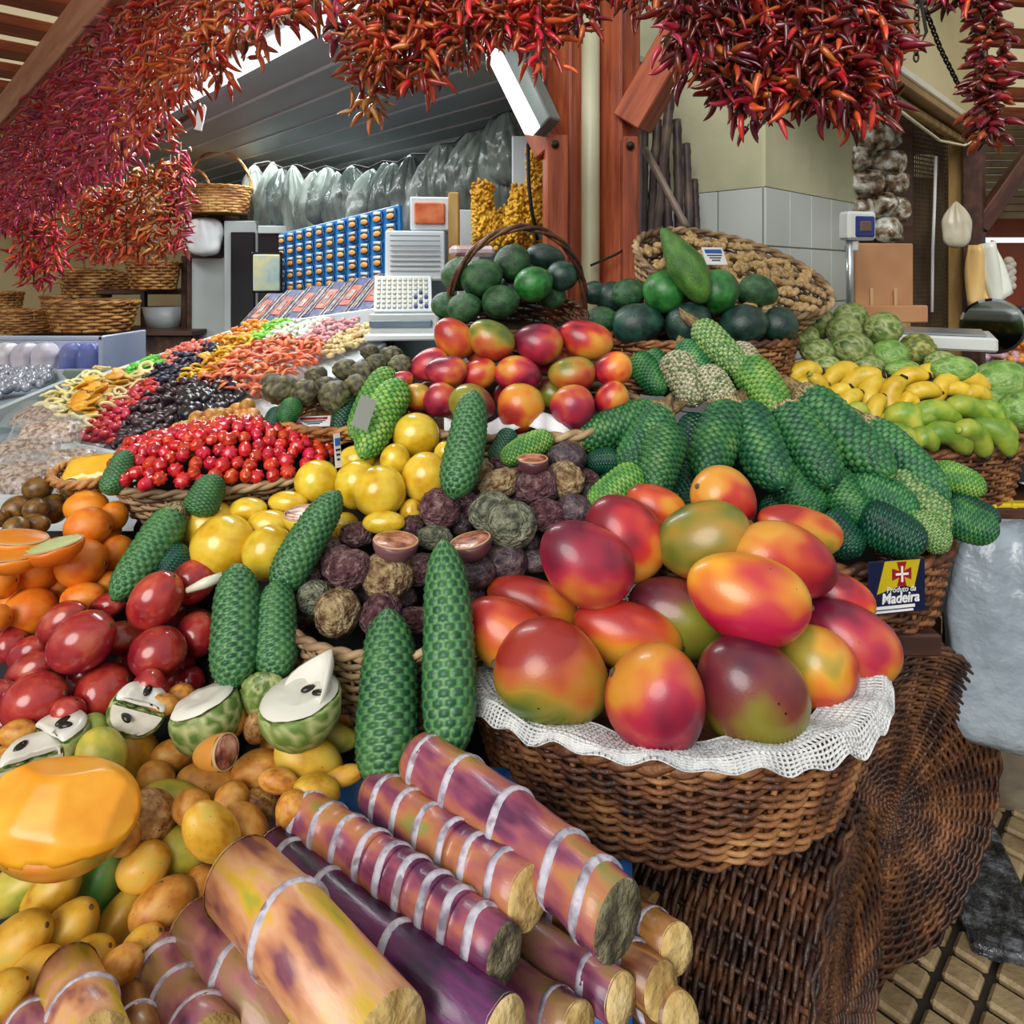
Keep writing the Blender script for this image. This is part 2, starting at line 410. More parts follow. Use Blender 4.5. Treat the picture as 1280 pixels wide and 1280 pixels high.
PPB = {'b': [fruit_mesh('passion_fruit', ball(36, 24, wrinkle_fn(i, .13)), mat('passion_brown', ['463224', '7c5e40', 'b0966c', 'ccb890'], rough=.42, **pp)) for i in range(3)],
       'p': [fruit_mesh('passion_fruit', ball(36, 24, wrinkle_fn(i+4, .16)), mat('passion_purple', ['341c26', '5a343c', '7c565a', 'a8948c'], rough=.34, **pp)) for i in range(3)],
       'k': [fruit_mesh('passion_fruit', ball(36, 24, wrinkle_fn(i+8, .05)), mat('passion_black', ['221a24', '3a2c34', '57454a', '766660'], scale=2.6, rough=.38, rnd=.15, bump=.35, bscale=6)) for i in range(2)],
       'g': [fruit_mesh('passion_fruit', ball(36, 24, wrinkle_fn(i+11, .1)), mat('passion_grey', ['33332c', '5e6252', '8a8c74', 'a6a890'], rough=.38, **pp)) for i in range(3)]}
lem = mat('passion_yellow', ['c09414', 'd6ae26', 'e2c23e', 'ccb43a'], scale=1.3, rough=.22, spots='8a6a20', sscale=7, ssize=.05, rnd=.08, coat=.35, hue=.008)
LEM = [fruit_mesh('yellow_passion_fruit', ball(32, 20, round_fn(i, .03)), lem) for i in range(2)]
org = mat('orange_peel', ['d0600c', 'e37b14', 'ea8c20', 'dd8a2a'], scale=1.4, rough=.38, bump=.12, bscale=34, spots='6a4a1a', sscale=7, ssize=.05, rnd=.1, hue=.008)
ORG = [fruit_mesh('orange', ball(32, 20, round_fn(i, .025)), org) for i in range(2)]
tam = mat('tamarillo_red', ['5e1220', '901e28', 'ac342e', 'c2644a'], scale=1.2, rough=.2, rnd=.18, coat=.4, grad=(.5, 0, .4), gw=.6, spots='4f0c12', sscale=6, ssize=.05, hue=.005)
TAM = [fruit_mesh('tamarillo', ball(30, 20, taper_fn(i, .18)), tam) for i in range(2)]
avo = {'g': mat('avocado_bright', ['14461c', '206028', '2f7a34', '4a9044'], scale=2, rough=.33, bump=.15, bscale=22, rnd=.12, spots='8fb06a', sscale=14, ssize=.07, coat=.15),
       'd': mat('avocado_dark', ['0c1f1c', '16302a', '22443a', '2f5640'], scale=2, rough=.36, bump=.2, bscale=20, rnd=.12, spots='6a8a6a', sscale=14, ssize=.06, coat=.15),
       'm': mat('avocado_mid', ['17341f', '23492a', '335f38', '4a744a'], scale=2, rough=.4, bump=.3, bscale=18, rnd=.12, spots='7f9a70', sscale=14, ssize=.06)}
AVO = {k: fruit_mesh('avocado', ball(28, 18, egg_fn(-.08, 1)), m) for k, m in avo.items()}
AVP = fruit_mesh('avocado', ball(28, 24, pear_fn), mat('avocado_neck', ['2c5a1c', '47782a', '64923a'], scale=2, rough=.45, bump=.3, bscale=16))
bpm = {'y': mat('banana_passion_yellow', ['b57a18', 'cf9a2a', 'd9ac40', 'c8b04e'], scale=1.3, rough=.42, spots='6b4a1c', sscale=5, ssize=.1, rnd=.1, hue=.008),
       'o': mat('banana_passion_orange', ['9a5a1c', 'c07a28', 'd29642', 'd9a95a'], scale=1.6, rough=.5, spots='5a3418', sscale=5, ssize=.12, rnd=.12),
       'g': mat('banana_passion_green', ['3f8a44', '62a04e', '8fae50', 'b0b45a'], scale=1.2, rough=.42, spots='3a4a24', sscale=4, ssize=.07, grad=(.2, .2, -.8), gw=.5, rnd=.05),
       'l': mat('banana_passion_lime', ['8a9a3a', 'b0aa3c', 'c9b548', 'd2b45a'], scale=1.3, rough=.42, spots='5a4a22', sscale=4, ssize=.07, rnd=.08),
       'b': mat('banana_passion_brown', ['6f4420', '9a6a34', 'b98c52', 'caa56e'], scale=3, rough=.5, spots='3f2412', sscale=6, ssize=.22, rnd=.1, bump=.2, bscale=6)}
BPF = {k: [fruit_mesh('banana_passion_fruit', ball(26, 18, taper_fn(i, .1, .06*(i-1))), m) for i in range(3)] for k, m in bpm.items()}
smallf = mat('small_dark_fruit', ['2f2a18', '5a4420', '8a5a24', '6f6a34'], scale=1.6, rough=.35, rnd=.15)
SMF = [fruit_mesh('passion_fruit', ball(24, 16, round_fn(i, .05)), smallf) for i in range(2)]

# ---------------------------------------------------------------- heaps: each entry is centre, size and angle as seen, then a kind letter
ITEMS = []
def heap(name, cat, group, place, data, plane, lib, words, bias=0, stem=None, tilt=0, third=None, words_only=False, dy=None):
    rows = []
    its = []
    for ln in data.split(';'):
        q = ln.split()
        if not q: continue
        px, py, w, h, an = [float(v) for v in q[:5]]; k = q[5] if len(q) > 5 else ''
        Y = plane(px, py)-bias
        if len(q) > 6: Y = Y+float(q[6]) if q[6][0] == '+' else float(q[6])
        its.append(dict(px=px, py=py, w=w, h=h, an=an, k=k, Y=Y, Y0=Y, fix=len(q) > 6, name=name, cat=cat, group=group, lib=lib, stem=stem, tilt=tilt, third=third))
    # labels: colour words plus the row and order in which the fruit lies
    hs = sum(min(i['w'], i['h']) for i in its)/len(its)
    srt = sorted(its, key=lambda i: i['py']); cur = []
    for i in srt:
        if cur and i['py']-sum(c['py'] for c in cur)/len(cur) > hs*.62: rows.append(cur); cur = []
        cur.append(i)
    if cur: rows.append(cur)
    for ri, rw in enumerate(rows):
        rw.sort(key=lambda i: i['px'])
        rn = 'top' if ri == 0 else 'bottom' if ri == len(rows)-1 else ORD[ri]
        for ci, i in enumerate(rw):
            wd = words.get(i['k'], words.get('', name.replace('_', ' ')))
            pos = 'only one' if len(rw) == 1 else 'leftmost' if ci == 0 else 'rightmost' if ci == len(rw)-1 else ORD[ci]+' from left'
            i['label'] = f"{wd} {place}, {pos} in {rn} row"
    ITEMS.extend(its); return its
def relax(its, n=14, lim=.05):
    for it in range(n):
        P = [(W(i['px'], i['py'], i['Y']), (i['w']+i['h'])/4*i['Y']/F*.92) for i in its]
        for a in range(len(its)):
            for b in range(a+1, len(its)):
                if abs(its[a]['px']-its[b]['px']) > 150 or abs(its[a]['py']-its[b]['py']) > 150: continue
                d = (P[a][0]-P[b][0]).length; r = P[a][1]+P[b][1]
                if d < r*.96:
                    o = (r-d)*.25; f_, k_ = (a, b) if its[a]['Y'] < its[b]['Y'] else (b, a)
                    if not its[f_]['fix']: its[f_]['Y'] = max(its[f_]['Y0']-lim, its[f_]['Y']-o)
                    if not its[k_]['fix']: its[k_]['Y'] = min(its[k_]['Y0']+lim, its[k_]['Y']+o)
def place(its):
    for i in its:
        c = W(i['px'], i['py'], i['Y']); s = i['Y']/F/2*(1.09 if i['lib'] is PPB else 1); w, h = i['w']*s, i['h']*s
        lib = i['lib']; lst = lib[i['k']] if isinstance(lib, dict) else lib
        me = R.choice(lst) if isinstance(lst, list) else lst
        third = {None: min(w, h)*1.0, 'long': max(w, h)*1.15}[i['third']] if i['third'] != 'mean' else (w+h)/2
        tl = i['tilt']*(R.random()-.3)
        M = frame(c, i['an'], tl, R.choice([0, 180, 30, -40, 15, 200])) if lib is not mango_b else frame(c, i['an'], tl, R.uniform(-25, 25))
        o = ob(i['name'], me, None, M @ SC(w, third, h)); tag(o, i['label'], i['cat'], i['group'])
        if i['stem']: ob('stem', i['stem'], o)
A_ = heap
A_('mango', 'mango', 'mangoes in the front basket', 'in the front basket', """
905 625 92 76 150 r 1.06; 820 636 80 60 -20 o 1.07; 780 672 112 100 -40 r 1.0; 1000 662 114 60 -14 o 1.03; 665 755 118 66 -14 o .985;
880 676 122 98 25 g .975; 980 703 146 92 168 r .945; 1050 746 84 60 -20 r .985; 733 703 128 98 -26 c .93; 845 770 122 96 -10 d .955; 784 793 138 82 -12 o .915;
632 791 114 82 -18 o .905; 935 746 152 108 -8 k .865; 1062 801 122 94 -22 c .94; 1022 834 100 102 200 o .885; 690 843 148 122 168 g .845; 820 876 124 136 150 c .795; 938 863 144 132 -30 d .825""",
   T, mango_b, {'r': 'red ripe mango', 'o': 'orange red mango', 'g': 'olive green and orange mango', 'c': 'crimson mango', 'd': 'dark plum and olive mango', 'k': 'magenta and yellow mango'}, stem=stem_me, third=None, tilt=-34)
A_('mango', 'mango', 'mangoes in the rear heap', 'in the rear mango heap', """
568 423 58 48 -38 o; 614 425 62 50 -25 g; 673 429 62 52 0 c; 732 424 70 50 -12 r; 536 456 52 40 30 c; 558 464 54 40 8 c; 597 467 50 38 20 r; 648 468 60 45 175 c;
715 468 60 47 10 g; 766 461 50 42 30 r; 502 474 30 22 10 c; 520 497 36 40 100 o; 551 500 44 46 60 c; 590 505 60 48 170 d; 650 510 62 60 95 o; 716 511 60 56 130 c; 764 498 46 40 50 r;
600 440 40 36 0 r 1.43; 690 450 46 40 0 c 1.44; 640 495 46 40 0 r 1.38; 690 492 46 40 0 d 1.38""",
   T, mango_b, {'r': 'red mango', 'o': 'orange red mango', 'g': 'olive and orange mango', 'c': 'crimson mango', 'd': 'purple and olive mango'}, stem=dot_me)
A_('avocado', 'avocado', 'avocados in the handled basket', 'in the handled basket', """
575 343 42 48 100 m 1.58; 602 347 54 47 20 m 1.54; 641 328 48 45 60 m 1.6; 682 321 50 32 -10 d 1.66; 667 355 50 44 20 g 1.55; 703 345 40 38 0 d 1.6; 557 382 34 36 60 m 1.55; 581 385 44 38 20 m 1.5; 626 377 48 42 10 m 1.5;
640 360 44 40 0 d 1.64; 600 372 40 38 0 d 1.6; 690 370 36 34 0 m 1.62""", T, AVO, {'m': 'dull green avocado', 'g': 'bright green avocado', 'd': 'blackish green avocado'}, stem=dot_me)
A_('avocado', 'avocado', 'avocados in the wide rear basket', 'in the wide rear basket', """
743 366 30 34 90 d 1.82; 765 371 44 38 10 d 1.82; 786 367 44 38 10 m 1.79; 832 364 56 54 30 g 1.72; 797 405 66 52 8 d 1.69; 751 401 42 36 20 m 1.72; 861 405 60 54 40 d 1.67; 895 364 58 56 40 g 1.71; 930 406 60 52 10 d 1.68; 974 406 46 50 70 d 1.72;
934 369 24 30 90 m 1.8; 948 364 50 40 -20 m 1.77; 820 398 44 40 0 d 1.8; 900 400 44 40 0 m 1.8""", T, AVO, {'m': 'mid green avocado', 'g': 'bright green avocado', 'd': 'dark green avocado'}, stem=dot_me)
A_('custard_apple', 'custard apple', 'custard apples behind the bananas', 'behind the bananas', """
1063 396 42 36 0 c; 1021 404 42 42 0 c; 1054 414 44 42 0 c; 1103 411 48 42 0 c; 1005 423 38 36 0 c; 1064 437 54 46 0 c; 1021 440 42 34 0 c; 1110 446 50 44 0 s; 1145 438 48 42 20 y; 1033 457 36 26 0 c; 1128 462 46 24 0 s;
1192 462 60 34 0 s; 1250 478 68 56 0 s; 1274 514 52 50 0 s; 1238 505 42 36 0 s; 1175 452 40 28 0 c; 1085 460 44 36 0 c 1.8""", BP, {'c': CHM, 'y': CHY, 's': CHS},
   {'c': 'scaly green custard apple', 'y': 'yellow mottled custard apple', 's': 'smooth pale green custard apple'})
A_('custard_apple', 'custard apple', 'dull custard apples on the tray', 'beside the dried fruit tray', """
351 488 38 46 90; 381 492 36 40 70; 409 489 36 40 60; 418 496 42 42 0; 432 462 34 28 0; 452 466 36 30 0; 470 455 32 26 0; 445 484 34 34 0; 488 446 34 28 0; 500 458 32 30 0; 395 470 30 26 0; 470 480 30 30 0; 340 478 24 28 90; 462 440 24 20 0""",
   T, ANM, {'': 'dull brownish green custard apple'}, bias=-.02)
A_('passion_fruit', 'passion fruit', 'wrinkled passion fruit in the upper heap', 'in the upper wrinkled heap', """
706 562 46 32 0 b; 709 572 46 36 0 k; 627 577 28 20 0 p; 594 594 46 42 20 b; 624 606 52 36 30 b; 671 608 52 44 10 p; 707 600 42 46 60 b; 733 598 22 34 90 p; 575 622 32 30 0 k; 549 637 46 50 60 p; 592 637 38 50 70 p; 614 640 54 48 20 g; 639 656 60 56 0 g; 682 644 48 38 0 p; 718 638 44 38 0 k;650 590 36 30 0 p +.03;690 578 34 28 0 p +.03;735 620 30 30 0 k +.03;655 632 40 34 0 k +.03;700 622 40 34 0 p +.03;560 610 30 28 0 b +.03;575 655 30 28 0 k +.03;712 662 30 30 0 k +.03""", T, PPB,
   {'b': 'brown wrinkled passion fruit', 'p': 'purple wrinkled passion fruit', 'k': 'dark passion fruit', 'g': 'grey green wrinkled passion fruit'})
A_('passion_fruit', 'passion fruit', 'wrinkled passion fruit in the lower basket', 'in the lower wicker basket', """
446 668 40 30 0 p; 412 690 36 36 0 p; 425 706 44 44 0 p; 385 731 36 36 0 p; 395 747 40 48 60 g; 422 766 54 54 0 b; 437 712 44 54 90 p; 484 720 60 58 0 b; 528 712 36 58 80 p; 476 768 52 46 30 p; 520 776 30 56 90 p; 543 672 42 28 0 g; 515 658 26 26 0 p; 593 716 38 50 100 k; 632 703 52 46 0 k; 668 701 26 44 90 k;470 663 34 26 0 b +.03;505 690 36 32 0 k +.03;560 700 40 36 0 p +.03;455 742 40 36 0 k +.03;500 748 40 34 0 k +.03;385 760 34 34 0 b +.03;372 745 22 26 0 p +.03;560 735 40 36 0 k +.03;545 765 34 34 0 k +.03;590 745 34 34 0 k +.03;405 725 34 34 0 k +.03;660 680 30 30 0 k +.03""", T, PPB,
   {'b': 'brown wrinkled passion fruit', 'p': 'purple wrinkled passion fruit', 'k': 'dark passion fruit', 'g': 'grey green passion fruit'}, bias=.01)
A_('yellow_passion_fruit', 'passion fruit', 'yellow passion fruit in the left heap', 'in the left yellow heap', """
261 658 72 62 0; 279 682 78 74 0; 336 691 64 68 0; 310 637 48 30 0; 336 656 56 36 0; 360 628 50 28 0; 396 601 54 52 0; 378 655 44 26 0;405 668 44 36 0 - +.04;415 690 34 34 0 - +.04;300 660 40 36 0 - +.04;362 672 40 40 0 - +.04""", T, LEM, {'': 'glossy yellow passion fruit'}, stem=dot_me)
A_('yellow_passion_fruit', 'passion fruit', 'yellow passion fruit in the rear heap', 'in the rear yellow heap', """
520 544 60 56 0; 446 575 46 36 0; 447 606 56 62 0; 475 614 66 64 0; 532 597 60 64 0; 494 576 38 44 0; 556 568 28 34 0; 480 653 54 28 0; 514 642 30 36 0;430 658 40 34 0 - +.04;505 615 36 40 0 - +.04;500 590 40 36 0 - +.04;462 588 40 36 0 - +.04;545 625 36 30 0 - +.04""", T, LEM, {'': 'round yellow passion fruit'}, stem=dot_me)
A_('orange', 'orange', 'oranges at the left edge', 'at the left edge', """
108 634 54 40 0; 110 659 56 48 0; 143 645 32 38 0; 44 714 62 56 0; 102 704 60 58 0; 146 693 42 48 0; 38 766 64 58 0; 104 748 54 38 0; 4 725 34 46 0; 0 772 26 36 0; 135 732 30 34 0; 14 757 34 34 0;75 735 36 36 0 - +.04;70 690 36 36 0 - +.04;130 668 40 40 0 - +.04;15 705 40 40 0 - +.04""", T, ORG, {'': 'ripe orange'}, stem=dot_me)
A_('passion_fruit', 'passion fruit', 'small mottled fruit above the oranges', 'above the oranges', """
47 611 36 30 0; 22 637 36 34 0; 67 636 36 36 0; 43 656 38 26 0; 2 648 18 24 0; 45 637 30 28 0; 20 660 30 28 0; 88 610 24 24 0""", T, SMF, {'': 'small mottled brown passion fruit'})
A_('tamarillo', 'tamarillo', 'tamarillos left of the green cones', 'in the red heap', """
195 750 76 62 55; 241 727 58 52 40; 103 802 84 70 30; 78 778 68 46 35; 135 757 46 30 10; 152 797 40 64 80; 198 816 70 62 0; 247 792 52 58 60; 14 806 40 44 30; 36 815 54 36 30; 43 876 80 66 15; 130 867 72 70 30; 40 838 66 44 25; 186 858 40 40 0; 86 890 36 42 60; 4 864 26 44 60;212 850 46 44 0 - +.05;236 852 40 36 0 - +.05;3 905 22 30 90 - +.05;106 846 50 40 0 - +.05;165 830 40 40 0 - +.05;225 760 40 40 0 - +.05;60 850 44 40 0 - +.05;222 830 44 40 0 - +.05;120 780 40 40 0 - +.05""", T, TAM, {'': 'glossy red tamarillo'}, stem=dot_me)
A_('banana_passion_fruit', 'passion fruit', 'banana passion fruit on the front tray', 'on the front tray', """
117 912 40 34 -40 g; 127 945 70 54 -52 l; 167 942 84 54 -68 y; 215 945 38 52 90 o; 200 882 28 44 80 o; 226 872 36 32 0 o; 284 852 30 28 0 o; 312 864 30 60 -10 o; 320 910 30 38 10 b; 266 940 66 40 14 b; 264 980 86 44 -22 o; 322 963 68 46 12 o; 387 952 96 58 -34 y; 411 922 76 34 -10 l; 425 896 46 24 -10 o; 348 976 50 28 -15 o; 430 970 24 52 100 y; 396 990 62 40 -28 y;
218 1002 86 44 -14 l; 186 1020 68 58 -40 b; 265 1040 92 54 -58 y; 307 1037 74 48 -55 o; 326 1012 60 44 -38 b; 155 1047 40 40 -30 o; 230 1068 82 58 -62 l; 180 1083 54 62 100 y; 127 1105 88 56 80 g; 64 1118 84 54 42 y; 18 1112 96 52 32 l; 83 1168 94 62 48 y; 22 1180 96 62 35 y; 147 1160 94 54 62 y; 204 1133 58 78 100 o; 176 1192 70 52 50 y; 250 1108 44 44 40 o; 36 1232 92 62 46 y; 110 1206 70 56 40 y; 4 1245 60 50 30 y; 22 916 44 30 0 o; 4 948 36 28 0 o; 10 1062 40 34 20 l; 195 975 50 40 -30 o; 240 1010 50 40 -30 o; 290 1000 44 40 -30 o; 150 1000 50 40 -30 o; 100 985 60 50 0 o 1.0; 215 1100 50 44 60 y .80; 150 1210 60 44 30 o; 350 935 50 40 -20 o; 365 1010 40 40 -30 o; 290 900 40 40 0 o; 60 1195 60 50 40 o .74; 45 1060 60 40 30 l; 100 1060 60 46 30 y .78; 390 890 50 40 0 o .92; 440 905 40 40 0 y .92""",
   T, BPF, {'y': 'yellow banana passion fruit', 'o': 'tan orange banana passion fruit', 'g': 'green banana passion fruit', 'l': 'yellow green banana passion fruit', 'b': 'brown spotted banana passion fruit'}, stem=dot_me, tilt=30)
relax(ITEMS)
place(ITEMS)
# ---------------------------------------------------------------- monstera fruit
bark = mat('monstera_stalk', ['3f3020', '6e5636', '9a7f52', '5a4a30'], scale=5, rough=.7, bump=.4, bscale=12)
cork = mat('corky_scales', ['5a4426', '9a8350', 'c8b98a', '6f5a34'], scale=7, rough=.75, bump=.6, bscale=14, contrast=1.6)
def monstera(k, x1, y1, Y1, x2, y2, Y2, w, label, group, stalk=0, cap=False, wY=None):
    """(x1, y1) is the stalk end, (x2, y2) the tip; w is the width as seen half way along"""
    A = W(x1, y1, Y1); B = W(x2, y2, Y2); d = B-A; x = d.normalized(); y = Vector((0, 1, 0)); y = (y-x*y.dot(x)).normalized(); z = x.cross(y)
    r = w/2*(Y1+Y2)/2/F
    M = Matrix.Translation((A+B)/2) @ Matrix((x, y, z)).transposed().to_4x4() @ RX(R.uniform(-.5, .5)+(PI if R.random() < .5 else 0))
    o = ob('monstera_fruit', R.choice(MONM[k]), None, M @ SC(d.length/2*1.02, r, r)); tag(o, label, 'monstera fruit', group)
    if stalk:
        s = MB().add(tube([(-.93, 0, 0), (-1.08, .05, .05), (-1.0-stalk, .12, .3)], [.42, .36, .3], 8)); s.ob('stalk', bark, o)
    if cap:
        V, Fc = ball(30, 16, wrinkle_fn(3, .25)); MB().add((V, Fc), TR((-.80, 0, 0)) @ SC(.30, .80, .80)).ob('corky_cap', cork, o)
    return o
GM = 'monstera fruit heaped over the right basket'
def mpile(k, x1, y1, x2, y2, w, label, stalk=0, o1=0, o2=0, cap=False):
    monstera(k, x1, y1, MP(x1, y1)+o1, x2, y2, MP(x2, y2)+o2, w, label+' on the monstera heap', GM, stalk, cap)
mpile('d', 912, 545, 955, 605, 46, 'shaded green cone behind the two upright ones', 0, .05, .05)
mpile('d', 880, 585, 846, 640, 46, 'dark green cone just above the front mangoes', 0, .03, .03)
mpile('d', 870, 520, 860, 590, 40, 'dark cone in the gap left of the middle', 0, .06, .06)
mpile('g', 1060, 600, 1150, 647, 54, 'plump dark cone lying under the long right one')
mpile('g', 1034, 590, 1078, 653, 48, 'short cone in the middle of the second row', 0, 0, -.01)
mpile('g', 973, 588, 1024, 646, 54, 'short cone below the two central cones')
mpile('s', 1113, 585, 1190, 663, 46, 'yellowish speckled cone in the lower right row')
mpile('l', 1163, 588, 1233, 612, 36, 'pale green cone poking out farthest to the right')
mpile('d', 1182, 626, 1250, 652, 34, 'dark thin cone jutting past the basket edge', 0, .03, .03)
mpile('g', 1178, 640, 1248, 668, 46, 'green cone resting over the basket end')
mpile('d', 1075, 645, 1158, 684, 56, 'fat dark cone right above the yellow sign', 0, -.02, -.02)
mpile('d', 1028, 645, 1074, 694, 48, 'dark cone touching the rim left of the sign')
mpile('s', 1138, 645, 1186, 687, 40, 'small speckled cone at the rim right of the sign')
mpile('g', 1080, 528, 1186, 628, 48, 'long speckled cone along the right edge', .25, -.02, -.02, True)
mpile('g', 1002, 492, 1114, 598, 60, 'biggest long cone slanting down to the right', .3, -.04, -.05, True)
mpile('g', 980, 510, 1042, 607, 58, 'long cone in the centre with bare stalk', .35, -.05, -.06, True)
mpile('g', 928, 508, 975, 612, 58, 'central upright cone second from the left', .1, -.05, -.06)
mpile('g', 916, 508, 877, 599, 56, 'upright cone leaning left with woody stalk', .4, -.06, -.07, True)
mpile('w', 840, 445, 872, 505, 44, 'white crusted cone standing at the back', 0, -.02, -.02)
mpile('g', 853, 430, 884, 470, 32, 'small clean green cone near the avocado basket', .2, -.01, -.02)
mpile('w', 878, 462, 914, 515, 40, 'pinkish white scarred cone', 0, -.03, -.03)
mpile('s', 870, 405, 936, 470, 38, 'top speckled cone with the dark stalk end', .5, -.06, -.06)
mpile('w', 915, 435, 948, 480, 42, 'crusted upper half cone under the top one', 0, -.04, -.04)
mpile('l', 930, 452, 978, 520, 48, 'bright lime mottled cone in the upper right', 0, -.05, -.05)
mpile('g', 795, 445, 828, 492, 34, 'dark slim cone beside the rear mangoes', 0, .02, .02)
mpile('g', 812, 440, 842, 488, 30, 'second slim cone beside the rear mangoes', 0, .04, .04)
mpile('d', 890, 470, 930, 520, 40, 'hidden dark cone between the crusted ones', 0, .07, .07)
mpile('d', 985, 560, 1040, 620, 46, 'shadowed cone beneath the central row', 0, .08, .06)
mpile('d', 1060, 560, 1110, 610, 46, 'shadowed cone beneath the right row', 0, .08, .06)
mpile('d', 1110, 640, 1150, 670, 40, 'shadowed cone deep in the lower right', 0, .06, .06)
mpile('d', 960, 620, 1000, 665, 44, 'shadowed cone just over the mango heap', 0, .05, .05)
GL = 'monstera fruit laid beside the passion fruit'
def mrow(k, x1, y1, x2, y2, w, label, stalk=0, o1=0, o2=0, cap=False): monstera(k, x1, y1, T(x1, y1)+o1, x2, y2, T(x2, y2)+o2, w, label, GL, stalk, cap)
mrow('g', 830, 515, 716, 553, 48, 'long green cone pointing left below the rear mangoes', .3, .02, .04, True)
mrow('g', 830, 512, 780, 590, 50, 'green cone tilted left beside the corky stalks', .2, 0, .02, True)
mrow('g', 838, 535, 815, 618, 50, 'light green upright cone right of the wrinkled heap', 0, -.02, -.02)
mrow('l', 800, 590, 738, 634, 42, 'pale green cone in front of the upright one', 0, -.02, -.02)
mrow('d', 775, 575, 732, 578, 30, 'dark cone half hidden behind the pale one', 0, .03, .04)
mrow('d', 778, 600, 745, 612, 28, 'dark cone above the pale one', 0, .05, .05)
mrow('d', 640, 540, 616, 578, 28, 'small dark cone left of the light one under the rear mangoes', 0, .0, .0)
mrow('l', 690, 545, 624, 576, 30, 'light green cone lying under the rear mangoes', 0, -.01, -.01)
mrow('l', 487, 462, 440, 548, 36, 'slim yellowish cone by the rear mangoes', 0, .0, .0)
mrow('l', 500, 478, 452, 572, 44, 'thick light cone beside the rear mango heap', 0, -.03, -.03)
mrow('d', 437, 496, 424, 545, 28, 'dark cone at the left of the light pair', 0, .02, .02)
mrow('d', 350, 512, 338, 540, 24, 'small dark cone at the red berry basket corner', 0, .02, .02)
mrow('g', 368, 502, 356, 528, 26, 'small bright cone at the red berry basket corner', 0, .0, .0)
GS = 'monstera fruit stood upright between the heaps'
def mstand(k, x1, y1, Y1, x2, y2, Y2, w, label, cap=False): monstera('h' if k == 'g' else k, x1, y1, Y1, x2, y2, Y2, w, label, GS, 0, cap)
mstand('g', 568, 622, 1.06, 594, 490, 1.16, 46, 'upright cone between the yellow heap and wrinkled heap')
mstand('g', 136, 618, 1.07, 160, 563, 1.12, 30, 'cone leaning on the left end of the red berry basket')
mstand('g', 246, 645, 1.05, 270, 594, 1.09, 40, 'cone stuck between red berries and yellow fruit')
mstand('g', 224, 636, 1.06, 144, 750, .95, 48, 'cone with dry corky crown beside the oranges', True)
mstand('d', 204, 722, 1.0, 232, 682, 1.02, 42, 'dark cone end peeping out left of the yellow fruit')
mstand('g', 345, 742, .95, 422, 614, 1.03, 46, 'cone leaning right over the yellow heap')
mstand('g', 294, 858, .86, 297, 705, .95, 58, 'thick upright cone right of the tamarillos')
mstand('g', 345, 850, .87, 346, 725, .95, 50, 'upright cone against the lower wicker basket')
mstand('g', 481, 985, .79, 487, 762, .9, 72, 'front upright cone with fine scales')
mstand('g', 563, 952, .79, 556, 676, .92, 62, 'tallest upright cone beside the front mango basket')

# ---------------------------------------------------------------- bananas
ban = mat('banana_skin', ['b89416', 'd0ac26', 'dcbc3e', 'a89e34'], scale=1.5, rough=.42, spots='5a3a14', sscale=5, ssize=.05, rnd=.1, contrast=.8)
bang = mat('banana_green', ['557e24', '74942e', '9aa83a', 'b8b048'], scale=1.4, rough=.42, rnd=.12)
btip = mat('banana_tip', ['120c08', '2a1d12'], rough=.7)
def banana_me(m):
    b = MB(); n = 16; pts = []; rad = []
    for i in range(n+1):
        t = -1+2*i/n; pts.append((t, 0, .34*t*t-.12)); rad.append(.36*(1-abs(t)**4.5)**.6 if abs(t) < .99 else .1)
    rad[0] = .13; rad[-1] = .11; rad[1] = .26; rad[-2] = .24
    b.add(tube(pts, rad, 10)); b.add(tube([(.97, 0, .2), (1.08, 0, .24)], [.16, .12], 8), None, 1); b.add(tube([(-.97, 0, .2), (-1.14, 0, .3)], [.12, .12], 8), None, 2)
    return b.mesh('banana', [m, btip, bang])
BY = banana_me(ban); BG_ = banana_me(bang)
def hand(label, me, data):
    rows = [[float(v) for v in l.split()] for l in data.split(';')]
    cx = sum(r[0] for r in rows)/len(rows); cy = sum(r[1] for r in rows)/len(rows); c = W(cx, cy, BP(cx, cy)+.05)
    root = empty('banana_hand', c, label, 'bananas', 'hands of bananas in the basket')
    for px, py, l, w, a in rows:
        Y = BP(px, py)-.02; p = W(px, py, Y); s = Y/F/2
        ob('banana', me, root, TR(-c) @ frame(p, a, R.uniform(-25, 25), R.choice([150, 180, 200])) @ SC(l*s, w*s*2.6, w*s*2.6))
    k = MB().add(ball(10, 8), SC(.02, .02, .016)); k.ob('crown', stem_m, root)
hand('yellow hand of bananas at the left end', BY, '1004 466 44 24 25;1012 480 42 20 15;1023 486 46 22 -70;1050 467 52 24 20;1073 476 56 26 35;1046 495 40 22 60;1060 504 46 24 50')
hand('yellow hand with upright fingers in the middle', BY, '1090 489 58 28 62;1116 496 54 28 75;1095 513 46 22 65;1136 502 26 22 -20')
hand('yellow hand of bananas at the right end', BY, '1134 474 48 24 28;1163 467 40 22 10;1179 484 54 24 40;1151 491 46 24 18;1210 476 50 24 -14;1199 490 42 22 -20;1222 494 40 22 -20')
hand('green hand of bananas hanging over the basket front', BG_, '1174 519 66 32 -18;1214 516 66 32 -32;1131 524 46 36 -30;1152 527 28 30 -60;1124 548 48 32 -20;1155 550 36 30 -10;1186 547 64 32 -22;1217 546 62 32 -40;1245 544 56 30 -45;1238 516 40 26 -40;1257 538 34 22 -40;1071 516 32 24 -30')

